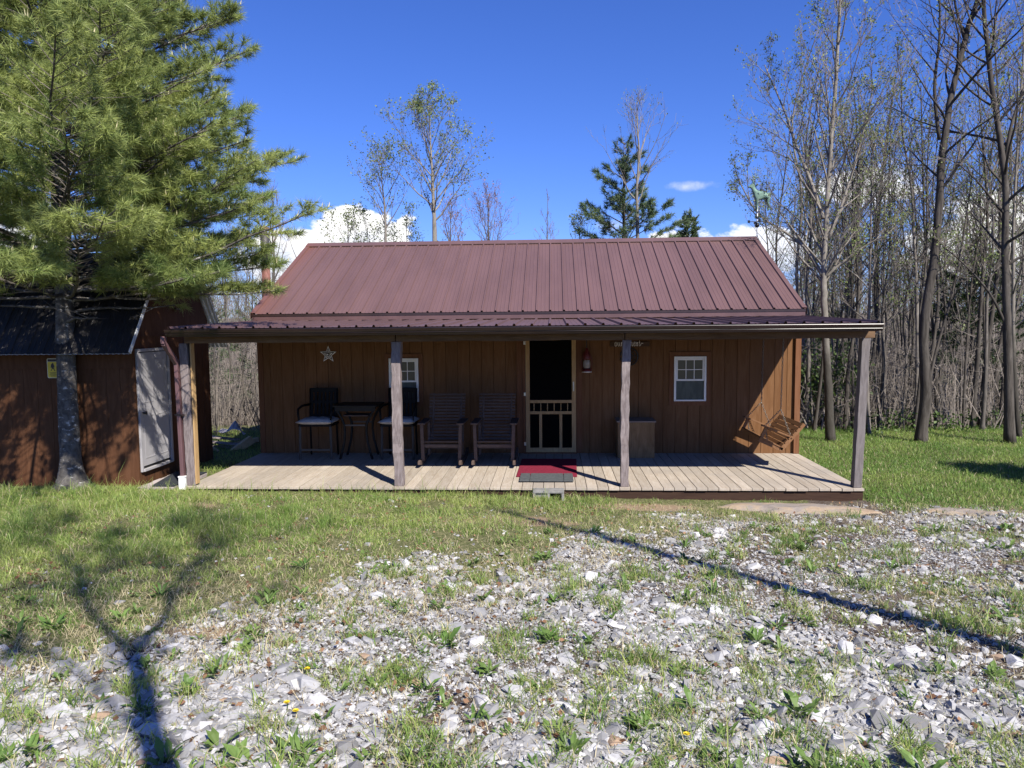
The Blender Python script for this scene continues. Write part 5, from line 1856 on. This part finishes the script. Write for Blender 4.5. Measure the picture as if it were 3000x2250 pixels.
# ------------------------------------------------------------------ the woods: repeated thin trees
protos = []
for i, (H, r, n, z0, lens, incl, lf, leafm, tw, bk) in enumerate((
        (9.5, 0.075, 17, 0.36, (1.2, 1.6, 1.3, 0.5), (0.85, 0.5), 0.30, 'leaf_spring', 'twig', 'bark_grey'),
        (10.5, 0.09, 19, 0.40, (1.6, 1.9, 1.4, 0.6), (0.8, 0.45), 0.75, 'leaf_spring', 'twig', 'bark_grey'),
        (8.5, 0.06, 14, 0.45, (0.9, 1.2, 0.9, 0.4), (0.7, 0.4), 0.15, 'leaf_spring', 'twig', 'bark_dark'),
        (9.0, 0.065, 16, 0.32, (1.3, 1.5, 1.1, 0.4), (0.9, 0.55), 0.0, 'leaf_bud', 'twig', 'bark_grey'),
        (7.5, 0.05, 13, 0.35, (1.0, 1.2, 0.9, 0.3), (0.8, 0.45), 1.0, 'leaf_spring', 'twig', 'bark_grey'),
        (11.0, 0.10, 18, 0.45, (1.5, 2.0, 1.5, 0.6), (0.8, 0.5), 0.45, 'leaf_spring', 'twig', 'bark_dark'))):
    g_ = Grower(101+i, kids=(5, 4), up=0.30, twig_r=0.0045, wander=0.11)
    wob = g_.rng.normal(size=(6, 2))*0.12
    g_.trunk([np.array([wob[j, 0]*(j > 0)*H*0.12, wob[j, 1]*(j > 0)*H*0.12, H*j/5-0.1]) for j in range(6)], r*0.8, 0.01, 7)
    g_.limbs(n, z0, lens, incl)
    g_.foliage(lf, 0.065, 0.08)
    protos.append((g_.wood.mesh('trunk', M[bk], (0, 0, 0), True), g_.fine.mesh('crown', [M[tw], M[leafm]])))

g = np.random.default_rng(7)
placed = []


def put_woods(n, xr, yr, test, scr, label, group):
    k = tries = 0
    while k < n and tries < 6000:
        tries += 1
        x, y = g.uniform(*xr), g.uniform(*yr)
        if not test(x, y) or any((x-a)**2+(y-b)**2 < 0.5 for a, b in placed):
            continue
        placed.append((x, y))
        pr = protos[g.integers(0, len(protos))]
        plant_tree('woodland_tree', (x, y, gz(x, y)), pr[0], pr[1], label, 'tree', group, g.uniform(0, 6.28), g.uniform(*scr))
        k += 1


def px_of(x, y):
    d = Vector((x, y, 0))-CAM_POS
    return 1500+2150.9*d.dot(_r2)/d.dot(_f)


put_woods(95, (5.6, 17), (6.6, 17), lambda x, y: 2330 < px_of(x, y) < 3150, (0.62, 1.0), 'thin bare woodland tree among many in the woods right of the cabin', 'woodland trees right of the cabin')
put_woods(60, (7, 30), (17, 34), lambda x, y: 2230 < px_of(x, y) < 3200, (0.8, 1.2), 'thin bare woodland tree among many in the woods right of the cabin', 'woodland trees right of the cabin')
put_woods(26, (-20, -5.3), (8.5, 20), lambda x, y: -80 < px_of(x, y) < 700, (0.5, 0.72), 'thin bare woodland tree among many in the woods behind the shed', 'woodland trees behind the shed')
put_woods(10, (-10, -5.0), (7.0, 14), lambda x, y: 600 < px_of(x, y) < 770, (0.42, 0.6), 'thin bare woodland tree among many in the woods behind the shed', 'woodland trees behind the shed')

# undergrowth and far woods, too many stems to count
br = MB()
g = np.random.default_rng(17)


def scatter_brush(n, xr, yr, hr, test, twigs=4, rr=(0.005, 0.016)):
    x, y = g.uniform(xr[0], xr[1], n*3), g.uniform(yr[0], yr[1], n*3)
    keep = np.array([test(a, b) for a, b in zip(x, y)])
    x, y = x[keep][:n], y[keep][:n]
    n = len(x)
    b = np.stack([x, y, ground_z(x, y)-0.05], -1)
    h = g.uniform(hr[0], hr[1], n)
    lean = g.normal(size=(n, 2))*0.22
    tip = b+np.stack([lean[:, 0]*h, lean[:, 1]*h, h], -1)
    r = g.uniform(rr[0], rr[1], n)
    stems(br, b, tip, r, g, 0, 0.0, 0.05)
    for k_ in range(twigs):
        s = g.uniform(0.25, 0.95, n)[:, None]
        q = b+(tip-b)*s
        d = np.stack([g.normal(size=n), g.normal(size=n), np.abs(g.normal(size=n))*0.9], -1)
        stems(br, q, q+unit(d)*(h*g.uniform(0.12, 0.34, n))[:, None], r*0.5, g, 0, 0.0, 0.07)


scatter_brush(2600, (5.0, 22), (6.8, 18), (0.5, 2.6), lambda a, b: 2200 < px_of(a, b) < 3200 and a > 5.2)
scatter_brush(2600, (6, 34), (16, 40), (1.5, 5.0), lambda a, b: 2150 < px_of(a, b) < 3250, 5, (0.008, 0.026))
scatter_brush(1500, (-22, -5.0), (5.2, 18), (0.5, 2.6), lambda a, b: -150 < px_of(a, b) < 790)
scatter_brush(1500, (-34, -6), (14, 40), (1.5, 4.5), lambda a, b: -150 < px_of(a, b) < 900, 5, (0.008, 0.026))
brush = br.build('undergrowth', M['twig'])
tag(brush, 'tangled bare brush filling the woods', 'undergrowth', kind='stuff')
br = MB()
scatter_brush(2400, (-60, 95), (38, 100), (4.5, 9.0), lambda a, b: -200 < px_of(a, b) < 3300, 6, (0.02, 0.06))
far = br.build('distant_woods', M['twig'])
tag(far, 'grey brown bare woods in the distance', 'woods', kind='stuff')
gl = MB()
g = np.random.default_rng(27)
n = 1500
x, y = g.uniform(5.0, 16, n), g.uniform(6.0, 9.5, n)
cl = fbm(x*0.8, y*0.8, 3) > 0.50
x, y = x[cl], y[cl]
for k_ in range(5):
    leaves(gl, np.stack([x+g.normal(size=len(x))*0.10, y+g.normal(size=len(x))*0.10, ground_z(x, y)+g.uniform(0.0, 0.42, len(x))], -1), 0.075, g, 0)
gro = gl.build('low_ground_cover', M['leaf_shrub'])
tag(gro, 'low green plants along the foot of the woods', 'ground cover', kind='stuff')

# ------------------------------------------------------------------ trees behind the viewer whose shadows cross the yard
def bare_tree_world(name, pts, r0, r1, label, seed, limbs, extra=(), leafy_=(0.3, 0.06, 0.08)):
    g_ = Grower(seed, kids=(5, 4), up=0.25, twig_r=0.005, wander=0.10)
    pts = [np.array(p, float) for p in pts]
    g_.trunk(pts, r0, r1, 10)
    if limbs:
        g_.limbs(**limbs)
    for e in extra:
        sp = smooth_line([np.array(p, float) for p in e['pts']], 4)
        rr_ = np.linspace(e['r'], e['r']*0.3, len(sp))
        g_.wood.tube(sp, rr_, 8)
        g_.path, g_.rad = sp, rr_
        if e['n']:
            g_.limbs(e['n'], e.get('z0', 0.3), e['lens'], (0.8, 0.5))
    g_.foliage(*leafy_)
    loc = tuple(pts[0])
    return plant_tree(name, loc, g_.wood.mesh('trunk', M['bark_grey'], loc, True), g_.fine.mesh('crown', [M['twig'], M['leaf_spring']], loc), label, 'tree')


bx, by = 6.35, -8.70
b0 = gz(bx, by)
bare_tree_world('leaning_snag', [(bx, by, b0-0.1), (bx-0.34, by, b0+2.0), (bx-0.70, by, b0+4.1), (bx-1.06, by, b0+6.2), (bx-1.40, by+0.05, b0+8.4)], 0.15, 0.055, 'bare leaning snag outside the yard, its shadow crosses the gravel', 201,
                dict(n=5, z0=0.80, lens=(0.5, 0.6, 0.4), incl=(0.7, 0.4)), leafy_=(0.1, 0.06, 0.05))
bx, by = 1.66, -11.05
b0 = gz(bx, by)
fk = np.array([bx-0.05, by, b0+6.0])
bare_tree_world('forked_tree', [(bx, by, b0-0.1), (bx, by, b0+2.0), (bx-0.02, by, b0+4.2), tuple(fk)], 0.12, 0.06, 'forked young tree behind the viewer, its shadow lies on the gravel', 202, None,
                [dict(pts=[fk, fk+np.array([-0.24, -0.02, 0.8]), fk+np.array([-0.36, 0.06, 1.7]), fk+np.array([-0.62, 0.0, 2.6]), fk+np.array([-0.72, 0.1, 3.8])], r=0.04, n=15, lens=(1.1, 1.2, 0.6), z0=0.2),
                 dict(pts=[fk, fk+np.array([0.26, 0.05, 0.7]), fk+np.array([0.50, 0.0, 1.7]), fk+np.array([0.86, 0.08, 2.7]), fk+np.array([1.0, 0.05, 4.0])], r=0.04, n=15, lens=(1.1, 1.2, 0.6), z0=0.2),
                 dict(pts=[fk-np.array([0, 0, 1.2]), fk+np.array([-0.5, 0.2, -0.5]), fk+np.array([-1.1, 0.3, 0.3])], r=0.022, n=5, lens=(0.6, 0.5), z0=0.3)], leafy_=(2.4, 0.075, 0.10))
conifer('shading_shrub', (8.75, 0.35, gz(8.75, 0.35)), 2.75, 1.15, 0.1, 'added dense evergreen shrub out of view beyond the right edge, shading the lawn', 203, needle='leaf_ever', per=16, nl=0.12, nw=0.02, whorl=0.16, dens=2.0, cat='shrub')  # unseen stand-in, added to cast the shadow on the right lawn

# ------------------------------------------------------------------ bedrock showing through, gravel, grass
def ledge(name, c, rx, ry, h, seed, label, rot=0.0):
    g_ = np.random.default_rng(seed)
    n, m_ = 46, 15
    mb = MB()
    v = []
    for j in range(m_):
        f = j/(m_-1)
        for i in range(n):
            a = i*2*math.pi/n
            k_ = 1+0.30*(vnoise(math.cos(a)*1.6+seed, math.sin(a)*1.6+seed*2)-0.5)+0.14*(vnoise(math.cos(a)*5+seed, math.sin(a)*5)-0.5)
            x, y = rx*f*k_*math.cos(a), ry*f*k_*math.sin(a)
            X, Y = c[0]+x*math.cos(rot)-y*math.sin(rot), c[1]+x*math.sin(rot)+y*math.cos(rot)
            st_ = 0.03*(vnoise(X*1.4+3, Y*7.0)-0.5)+0.012*(vnoise(X*6, Y*14)-0.5)
            z = float(ground_z(X, Y))+h*(1-f**3.0)-0.035*f**6+st_
            v.append((X, Y, z))
    i_ = np.arange(m_-1)[:, None]*n
    j_ = np.arange(n)[None]
    mb.add(v, np.stack([i_+j_, i_+n+j_, i_+n+(j_+1) % n, i_+(j_+1) % n], -1).reshape(-1, 4))
    return solo(name, mb, M['bedrock'], (c[0], c[1], float(ground_z(*c))), label, 'rock', smooth=True)


ledge('rock_ledge', (3.55, -0.60), 1.12, 0.36, 0.055, 5, 'broad flat tan and grey bedrock ledge below the right deck corner', -0.22)
ledge('rock_ledge', (5.45, -0.78), 0.55, 0.16, 0.04, 9, 'narrow tan bedrock strip in the grass right of the broad ledge', -0.35)

g = np.random.default_rng(37)


def in_ledge(x, y):
    dx, dy = x-3.55, y+0.60
    a = math.cos(0.22)*dx-math.sin(0.22)*dy
    b = math.sin(0.22)*dx+math.cos(0.22)*dy
    return (a/1.05)**2+(b/0.33)**2 < 1


def view_pts(n, y0, y1, margin=0.5, bias=1.0):
    """random ground points inside the view, denser towards the viewer for bias above 1"""
    u_ = g.random(n)
    y = y0+(y1-y0)*u_**bias
    dd = y-CAM_POS.y
    cx = CAM_POS.x+dd*math.tan(_ya)
    hw = dd*0.715+margin
    return cx+(g.random(n)*2-1)*hw, y


def rock_shapes(kind, n):
    """angular crushed stone: hulls of a few random points, flattened"""
    out = []
    for i in range(n):
        k_ = int(g.integers(8, 11)) if kind == 'small' else int(g.integers(12, 20))
        p_ = g.uniform(-1, 1, (k_, 3))
        p_ = p_/np.maximum(np.linalg.norm(p_*np.array([1, 1, 0.8]), axis=1, keepdims=True), 1.0)
        p_ = p_/np.maximum(0.72, np.linalg.norm(p_, axis=1, keepdims=True))
        bm_ = bmesh.new()
        for q_ in p_:
            bm_.verts.new(q_)
        r_ = bmesh.ops.convex_hull(bm_, input=bm_.verts[:])
        bmesh.ops.delete(bm_, geom=[e_ for e_ in r_['geom_interior'] if isinstance(e_, bmesh.types.BMVert)], context='VERTS')
        bmesh.ops.triangulate(bm_, faces=bm_.faces[:])
        bm_.verts.index_update()
        co = np.array([v_.co for v_ in bm_.verts])
        fa = np.array([[v_.index for v_ in f_.verts] for f_ in bm_.faces])
        bm_.free()
        co = co*np.array([1.15, g.uniform(0.65, 1.0), g.uniform(0.28, 0.60)])
        out.append((co, fa))
    return out


def scatter_rocks(mb, x, y, size, shapes, sink=0.25, tilt=0.35):
    n = len(x)
    idx = g.integers(0, len(shapes), n)
    a = g.uniform(0, 6.283, n)
    tx, ty = g.normal(size=n)*tilt, g.normal(size=n)*tilt
    orange = np.where(g.random(n) < 0.014, 1.0, 0.0)
    z = ground_z(x, y)+(fbm(x*6, y*6, 2)-0.5)*0.02
    for s, (co, fa) in enumerate(shapes):
        w_ = np.where(idx == s)[0]
        if not len(w_):
            continue
        v = co[None]*size[w_][:, None, None]
        ca, sa = np.cos(tx[w_])[:, None], np.sin(tx[w_])[:, None]
        vy, vz = v[..., 1]*ca-v[..., 2]*sa, v[..., 1]*sa+v[..., 2]*ca
        cb2, sb2 = np.cos(ty[w_])[:, None], np.sin(ty[w_])[:, None]
        vx, vz = v[..., 0]*cb2+vz*sb2, -v[..., 0]*sb2+vz*cb2
        cc, sc_ = np.cos(a[w_])[:, None], np.sin(a[w_])[:, None]
        X = vx*cc-vy*sc_+x[w_][:, None]
        Y = vx*sc_+vy*cc+y[w_][:, None]
        Z = vz+(z[w_]+size[w_]*sink)[:, None]
        k_ = len(co)
        f_ = fa[None]+(np.arange(len(w_))*k_)[:, None, None]
        mb.add(np.stack([X, Y, Z], -1).reshape(-1, 3), None, f_.reshape(-1, 3), 0, np.repeat(orange[w_], k_))


gr = MB()
small, large = rock_shapes('small', 40), rock_shapes('large', 50)
x, y = view_pts(230000, -7.6, -0.25, 0.3, 1.25)
gm = grass_amount(x, y)
pr = (1-gm*0.985)*(0.28+0.72*sstep(fbm(x*1.3+9, y*1.3+4, 3), 0.36, 0.50))*(1-0.85*sand_amount(x, y))
pr = pr*np.where(y > -1.0, 0.55, 1.0)
k_ = (g.random(len(x)) < pr) & ~in_ledge(x, y)
x, y = x[k_], y[k_]
coarse = sstep(fbm(x*0.55+2, y*0.55+8, 2), 0.40, 0.62)*0.8+0.35*sstep(x, 0.5, -1.2)
size = np.exp(g.normal(size=len(x))*0.45)*(0.0092+0.0075*coarse)
scatter_rocks(gr, x, y, size, small, 0.14, 0.32)
x, y = view_pts(19000, -7.6, -0.3, 0.3, 1.2)
gm = grass_amount(x, y)
coarse = sstep(fbm(x*0.55+2, y*0.55+8, 2), 0.36, 0.6)*0.85+0.4*sstep(x, 0.5, -1.2)+0.25*sstep(x, 1.5, 2.5)
k_ = (g.random(len(x)) < (1-gm*0.99)*np.clip(0.16+0.6*coarse, 0, 1)*(1-0.8*sand_amount(x, y))) & ~in_ledge(x, y)
x, y = x[k_], y[k_]
size = np.clip(np.exp(g.normal(size=len(x))*0.45)*0.028, 0.016, 0.085)
scatter_rocks(gr, x, y, size, large, 0.10, 0.23)
x, y = np.array([-1.02, 1.5, 1.78, 1.62, 0.02, 2.28, -0.05, 0.95, 2.05]), np.array([-4.1, -6.35, -6.5, -6.15, -4.55, -5.3, -5.2, -5.8, -6.6])
scatter_rocks(gr, x, y, np.array([0.06, 0.075, 0.085, 0.06, 0.06, 0.07, 0.055, 0.05, 0.08]), large, 0.45, 0.5)
gravel = gr.build('gravel', M['gravel'])
tag(gravel, 'loose crushed grey limestone spread over the yard', 'gravel', kind='stuff')


def blades(mb, x, y, h, wd, lean, tone, base_z=None):
    n = len(x)
    z = (ground_z(x, y) if base_z is None else base_z)-0.006
    a = g.uniform(0, 6.283, n)
    b = g.uniform(0, 6.283, n)
    L = lean*g.uniform(0.3, 1.5, n)
    d = np.stack([np.cos(a), np.sin(a), np.zeros(n)], -1)
    s = np.stack([np.cos(b), np.sin(b), np.zeros(n)], -1)*(wd*0.5)[:, None]
    p = np.stack([x, y, z], -1)
    up = np.array([0, 0, 1.0])
    m1 = p+d*(h*L*0.3)[:, None]+up*(h*0.55)[:, None]
    tp_ = p+d*(h*L)[:, None]+up*(h*np.clip(1-0.35*L*L, 0.12, 1))[:, None]
    v = np.stack([p-s, p+s, m1+s*0.8, m1-s*0.8, tp_], 1)
    o = (np.arange(n)*5)
    q = o[:, None]+np.array([[0, 1, 2, 3]])
    t_ = o[:, None]+np.array([[3, 2, 4]])
    mb.add(v.reshape(-1, 3), q, t_, 0, np.repeat(tone, 5))


gs = MB()
# the mixed lawn in front of the porch
x, y = view_pts(560000, -7.4, 0.05, 0.5, 0.95)
gm = grass_amount(x, y)
lush = sstep(y-lawn_line(x), 0.6, 3.0)
pr = gm**1.3*(0.25+0.75*np.maximum(lush, 0.25))*(1-0.8*sand_amount(x, y))*sstep(fbm(x*3.1, y*3.1, 3), 0.28, 0.50)*(0.12+0.38*lush+(0.88-0.38*lush)*sstep(fbm(x*7.3+50, y*7.3, 2), 0.40, 0.60))
k_ = (g.random(len(x)) < pr) & ~in_ledge(x, y) & ~((np.abs(x) < 4.59) & (y > -0.045))
x, y, lush = x[k_], y[k_], lush[k_]
n = len(x)
h = np.exp(g.normal(size=n)*0.36)*(0.047+0.045*lush*sstep(fbm(x*0.9+7, y*0.9, 2), 0.35, 0.6))
h = h*(0.65+0.75*sstep(fbm(x*5.7+9, y*5.7+77, 2), 0.40, 0.68))*np.where(y > -0.35, 0.62, 1.0)*np.where(x < -4.6, 1.25, 1.0)
tn = np.clip(fbm(x*1.6+3, y*1.6+60, 3)*1.1-0.1+g.normal(size=n)*0.22, 0, 1)
dry = g.random(n) < (0.10+0.15*(1-lush))
tn = np.where(dry, 1.5, tn)
blades(gs, x, y, h, 0.0042+0.003*g.random(n), np.where(dry, 1.3, 0.75), tn)
# lawn right of the cabin
x, y = g.uniform(4.55, 15, 150000), g.uniform(-1.4, 8.2, 150000)
k_ = (np.array([px_of(a, b) for a, b in zip(x[:1], y[:1])]) > 0) | True
dpx = (x-CAM_POS.x)/(y-CAM_POS.y)
k_ = (dpx < 0.70) & (g.random(len(x)) < sstep(y-lawn_line(x), -0.3, 0.8)*sstep(x, 4.5, 4.75)*np.where(y > 6.5, 0.6, 1))
x, y = x[k_], y[k_]
n = len(x)
h = np.exp(g.normal(size=n)*0.3)*0.062
tn = np.clip(fbm(x*1.3+3, y*1.3+60, 3)*1.0-0.35+g.normal(size=n)*0.20, 0, 1)
tn = np.where(g.random(n) < 0.06, 1.5, tn)
blades(gs, x, y, h, 0.007+0.004*g.random(n), np.full(n, 0.8), tn)
# strip left of the deck, behind and beside the shed
x, y = g.uniform(-10, -4.62, 26000), g.uniform(-0.9, 6.0, 26000)
k_ = ~((y > 0.12) & (y < 2.55) & (x < -5.3)) & ~((x > -5.3) & (y > -0.1) & (y < 1.0))
x, y = x[k_], y[k_]
n = len(x)
blades(gs, x, y, np.exp(g.normal(size=n)*0.3)*0.07, 0.006+0.004*g.random(n), np.full(n, 0.8), np.clip(g.random(n)*0.9, 0, 1))
# tall stalks along the front edge of the deck
x = np.concatenate([g.uniform(-4.5, 0.2, 520), g.uniform(-6.8, -4.6, 260)])
y = g.uniform(-0.5, -0.05, len(x))
n = len(x)
blades(gs, x, y, np.exp(g.normal(size=n)*0.35)*0.13, 0.004+0.002*g.random(n), np.full(n, 0.45), np.clip(g.random(n)*1.2, 0, 1.5))
# separate tufts standing in the gravel
tx, ty = view_pts(560, -7.3, -1.0, 0.2, 1.2)
k_ = grass_amount(tx, ty) < 0.6
tx, ty = tx[k_], ty[k_]
for cx_, cy_ in zip(tx, ty):
    m_ = int(g.integers(18, 80))
    rad = g.uniform(0.02, 0.085)
    bx_, by_ = cx_+g.normal(size=m_)*rad, cy_+g.normal(size=m_)*rad
    tn = np.clip(g.random()*0.7+g.normal(size=m_)*0.2, 0, 1)
    tn = np.where(g.random(m_) < 0.18, 1.5, tn)
    blades(gs, bx_, by_, np.exp(g.normal(size=m_)*0.3)*g.uniform(0.05, 0.125), 0.0045+0.003*g.random(m_), np.full(m_, 1.0), tn)
# dead straw lying flat
x, y = view_pts(100000, -7.2, -0.3, 0.4, 1.1)
k_ = (g.random(len(x)) < 0.18+0.5*sstep(np.abs(y-lawn_line(x)), 1.4, 0.2)) & ~in_ledge(x, y)
x, y = x[k_], y[k_]
n = len(x)
blades(gs, x, y, np.exp(g.normal(size=n)*0.3)*0.055, 0.003+0.0015*g.random(n), np.full(n, 1.6), np.full(n, 1.5), ground_z(x, y)+0.004+0.012*g.random(n))
gobj = gs.build('grass', M['grass'])
tag(gobj, 'patchy spring grass growing in the yard', 'grass', kind='stuff')

# broad leaved weeds in flat rosettes
wd_ = MB()
tx, ty = view_pts(560, -7.3, -1.6, 0.2, 1.3)
k_ = (g.random(len(tx)) < 0.75) & (ty-lawn_line(tx) < 1.2)
for cx_, cy_ in zip(tx[k_], ty[k_]):
    m_ = int(g.integers(12, 26))
    a = g.uniform(0, 6.283, m_)
    L = g.uniform(0.035, 0.10)*g.uniform(0.5, 1.2, m_)
    wv_ = L*g.uniform(0.10, 0.20)
    rise = g.uniform(0.15, 1.3, m_)
    d = np.stack([np.cos(a), np.sin(a), rise], -1)
    s = np.stack([-np.sin(a), np.cos(a), g.normal(size=m_)*0.2], -1)*wv_[:, None]
    z0_ = ground_z(np.full(m_, cx_), np.full(m_, cy_))
    p = np.stack([cx_+g.normal(size=m_)*0.015, cy_+g.normal(size=m_)*0.015, z0_+0.003], -1)
    m1 = p+d*(L*0.6)[:, None]
    e = p+d*L[:, None]*np.array([1, 1, 0.75])
    v = np.stack([p, m1+s, e, m1-s, m1-np.array([0, 0, 0.004])], 1)
    o = (np.arange(m_)*5)[:, None, None]
    t_ = np.array([[0, 1, 4], [1, 2, 4], [2, 3, 4], [3, 0, 4]])[None]+o
    wd_.add(v.reshape(-1, 3), None, t_.reshape(-1, 3), 0, np.repeat(np.clip(g.random()*0.6+g.random(m_)*0.4, 0, 1), 5))
wo = wd_.build('weeds', M['weed'])
tag(wo, 'flat broad leaved weeds growing through the gravel', 'weeds', kind='stuff')

# brown leaves of last autumn
fl = MB()
x, y = view_pts(5200, -7.3, -0.1, 0.4, 1.0)
k_ = (g.random(len(x)) < 0.25+0.75*sstep(fbm(x*2.2+14, y*2.2, 3), 0.48, 0.62)) & ~((np.abs(x) < 4.6) & (y > -0.03))
x, y = x[k_], y[k_]
leaves(fl, np.stack([x, y, ground_z(x, y)+0.012+0.02*g.random(len(x))], -1), 0.034, g, 0, flat=0.9)
fo = fl.build('fallen_leaves', M['leaf_dead'])
tag(fo, 'dry brown leaves scattered over the yard', 'fallen leaves', kind='stuff')

# a few dandelions
for i, (px, py, lab) in enumerate(((900, 1960, 'single yellow dandelion in the gravel in front of the left lawn'), (840, 2058, 'yellow dandelion close to a second one, the left of the pair'), (866, 2082, 'yellow dandelion close to a second one, the right of the pair'),
                                   (2010, 2150, 'yellow dandelion at the weedy patch low in the gravel'))):
    d = _f+_r2*((px-1500)/2150.9)-_u2*((py-1125)/2150.9)
    t_ = 1.0
    while t_ < 12 and (CAM_POS+d*t_).z > gz((CAM_POS+d*t_).x, (CAM_POS+d*t_).y)+0.04:
        t_ += 0.01
    p = CAM_POS+d*t_
    z0_ = gz(p.x, p.y)
    dl = thing('dandelion', (p.x, p.y, z0_), lab, 'flower', 'dandelions in the gravel')
    MB().tube([(p.x, p.y, z0_-0.005), (p.x+0.004, p.y, z0_+0.02), (p.x+0.002, p.y-0.004, z0_+0.04)], 0.002, 5).build('stem', M['weed'], dl)
    mb = MB()
    for r_, h_, k_ in ((0.016, 0.004, 18), (0.011, 0.007, 14), (0.006, 0.009, 8)):
        for j in range(k_):
            a = j*6.283/k_+r_*100
            c0 = Vector((p.x+0.002, p.y-0.004, z0_+0.039))
            e = c0+Vector((math.cos(a)*r_, math.sin(a)*r_, h_))
            s = Vector((-math.sin(a), math.cos(a), 0))*0.0022
            mb.add([tuple(c0-s*0.4), tuple(c0+s*0.4), tuple(e+s), tuple(e-s)], [(0, 1, 2, 3)])
    mb.build('petals', M['petal'], dl)

# firewood and scrap between the shed and the cabin
def split_log(a, b, r, label, seed, group='split firewood behind the shed'):
    g_ = np.random.default_rng(seed)
    a, b = Vector(a), Vector(b)
    d = (b-a).normalized()
    s = d.cross(Vector((0, 0, 1))).normalized()
    u_ = s.cross(d)
    prof_ = [(-1, -0.5), (-0.4, 0.75), (0.45, 0.7), (1, -0.35), (0.3, -0.7), (-0.5, -0.75)]
    mb = MB()
    v = []
    for e in np.linspace(0, 1, 5):
        for p0, p1 in prof_:
            k_ = 1+g_.normal()*0.06
            v.append(tuple(a.lerp(b, float(e))+s*p0*r*k_+u_*p1*r*k_))
    n = len(prof_)
    q = [(k_*n+i, k_*n+(i+1) % n, (k_+1)*n+(i+1) % n, (k_+1)*n+i) for k_ in range(4) for i in range(n)]
    tr = [(0, i+1, i) for i in range(1, n-1)]+[(4*n, 4*n+i, 4*n+i+1) for i in range(1, n-1)]
    mb.add(v, q, tr)
    return solo('split_log', mb, M['fire_wood'], tuple((a+b)/2), label, 'firewood', group)


zg = -0.24
split_log((-5.22, 3.75, zg+0.30), (-5.50, 3.35, zg+0.06), 0.10, 'big pale split log leaning down at the right end of the wood pile', 1)
split_log((-5.82, 3.40, zg+0.16), (-5.58, 3.28, zg+0.06), 0.075, 'short yellow split log on the grass in front of the wood pile', 2)
split_log((-5.60, 3.85, zg+0.18), (-5.15, 3.95, zg+0.26), 0.07, 'split log lying level at the back of the wood pile', 3)
split_log((-5.75, 3.55, zg+0.10), (-5.45, 3.62, zg+0.10), 0.06, 'small round log under the boards of the wood pile', 4)
for i, (a, b, lab) in enumerate((((-6.5, 3.75, zg+0.30), (-5.35, 3.62, zg+0.22), 'long grey scrap board on top of the wood pile'), ((-6.4, 3.65, zg+0.21), (-5.30, 3.70, zg+0.15), 'long grey scrap board sandwiched in the wood pile'),
                                 ((-6.2, 3.9, zg+0.34), (-5.5, 3.8, zg+0.29), 'short scrap board under the torn white sheet'))):
    mb = MB()
    mb.bar(a, b, 0.13, 0.025)
    solo('scrap_board', mb, M['old_board'], tuple((Vector(a)+Vector(b))/2), lab, 'board', 'scrap boards on the wood pile')
mb = MB()
n_, m_ = 12, 9
v = []
for i in range(n_):
    for j in range(m_):
        x = -5.95+0.52*i/(n_-1)
        y = 3.72+0.3*j/(m_-1)
        v.append((x, y, zg+0.34+0.16*float(vnoise(x*9, y*9))+0.16*math.exp(-((x+5.58)/0.10)**2)*math.exp(-((j-4)/3)**2)))
mb.add(v, [(i*m_+j, (i+1)*m_+j, (i+1)*m_+j+1, i*m_+j+1) for i in range(n_-1) for j in range(m_-1)])
solo('torn_sheet', mb, M['tarp'], (-5.7, 3.85, zg+0.34), 'crumpled whitish torn plastic sheet on top of the scrap pile', 'plastic sheet')
MB_ = MB()
MB_.tube([(-5.72, 3.52, zg+0.05), (-5.42, 3.60, zg+0.07)], 0.10, 14)
solo('black_bucket', MB_, M['black'], (-5.57, 3.56, zg+0.05), 'black tub lying on its side under the scrap boards', 'tub')
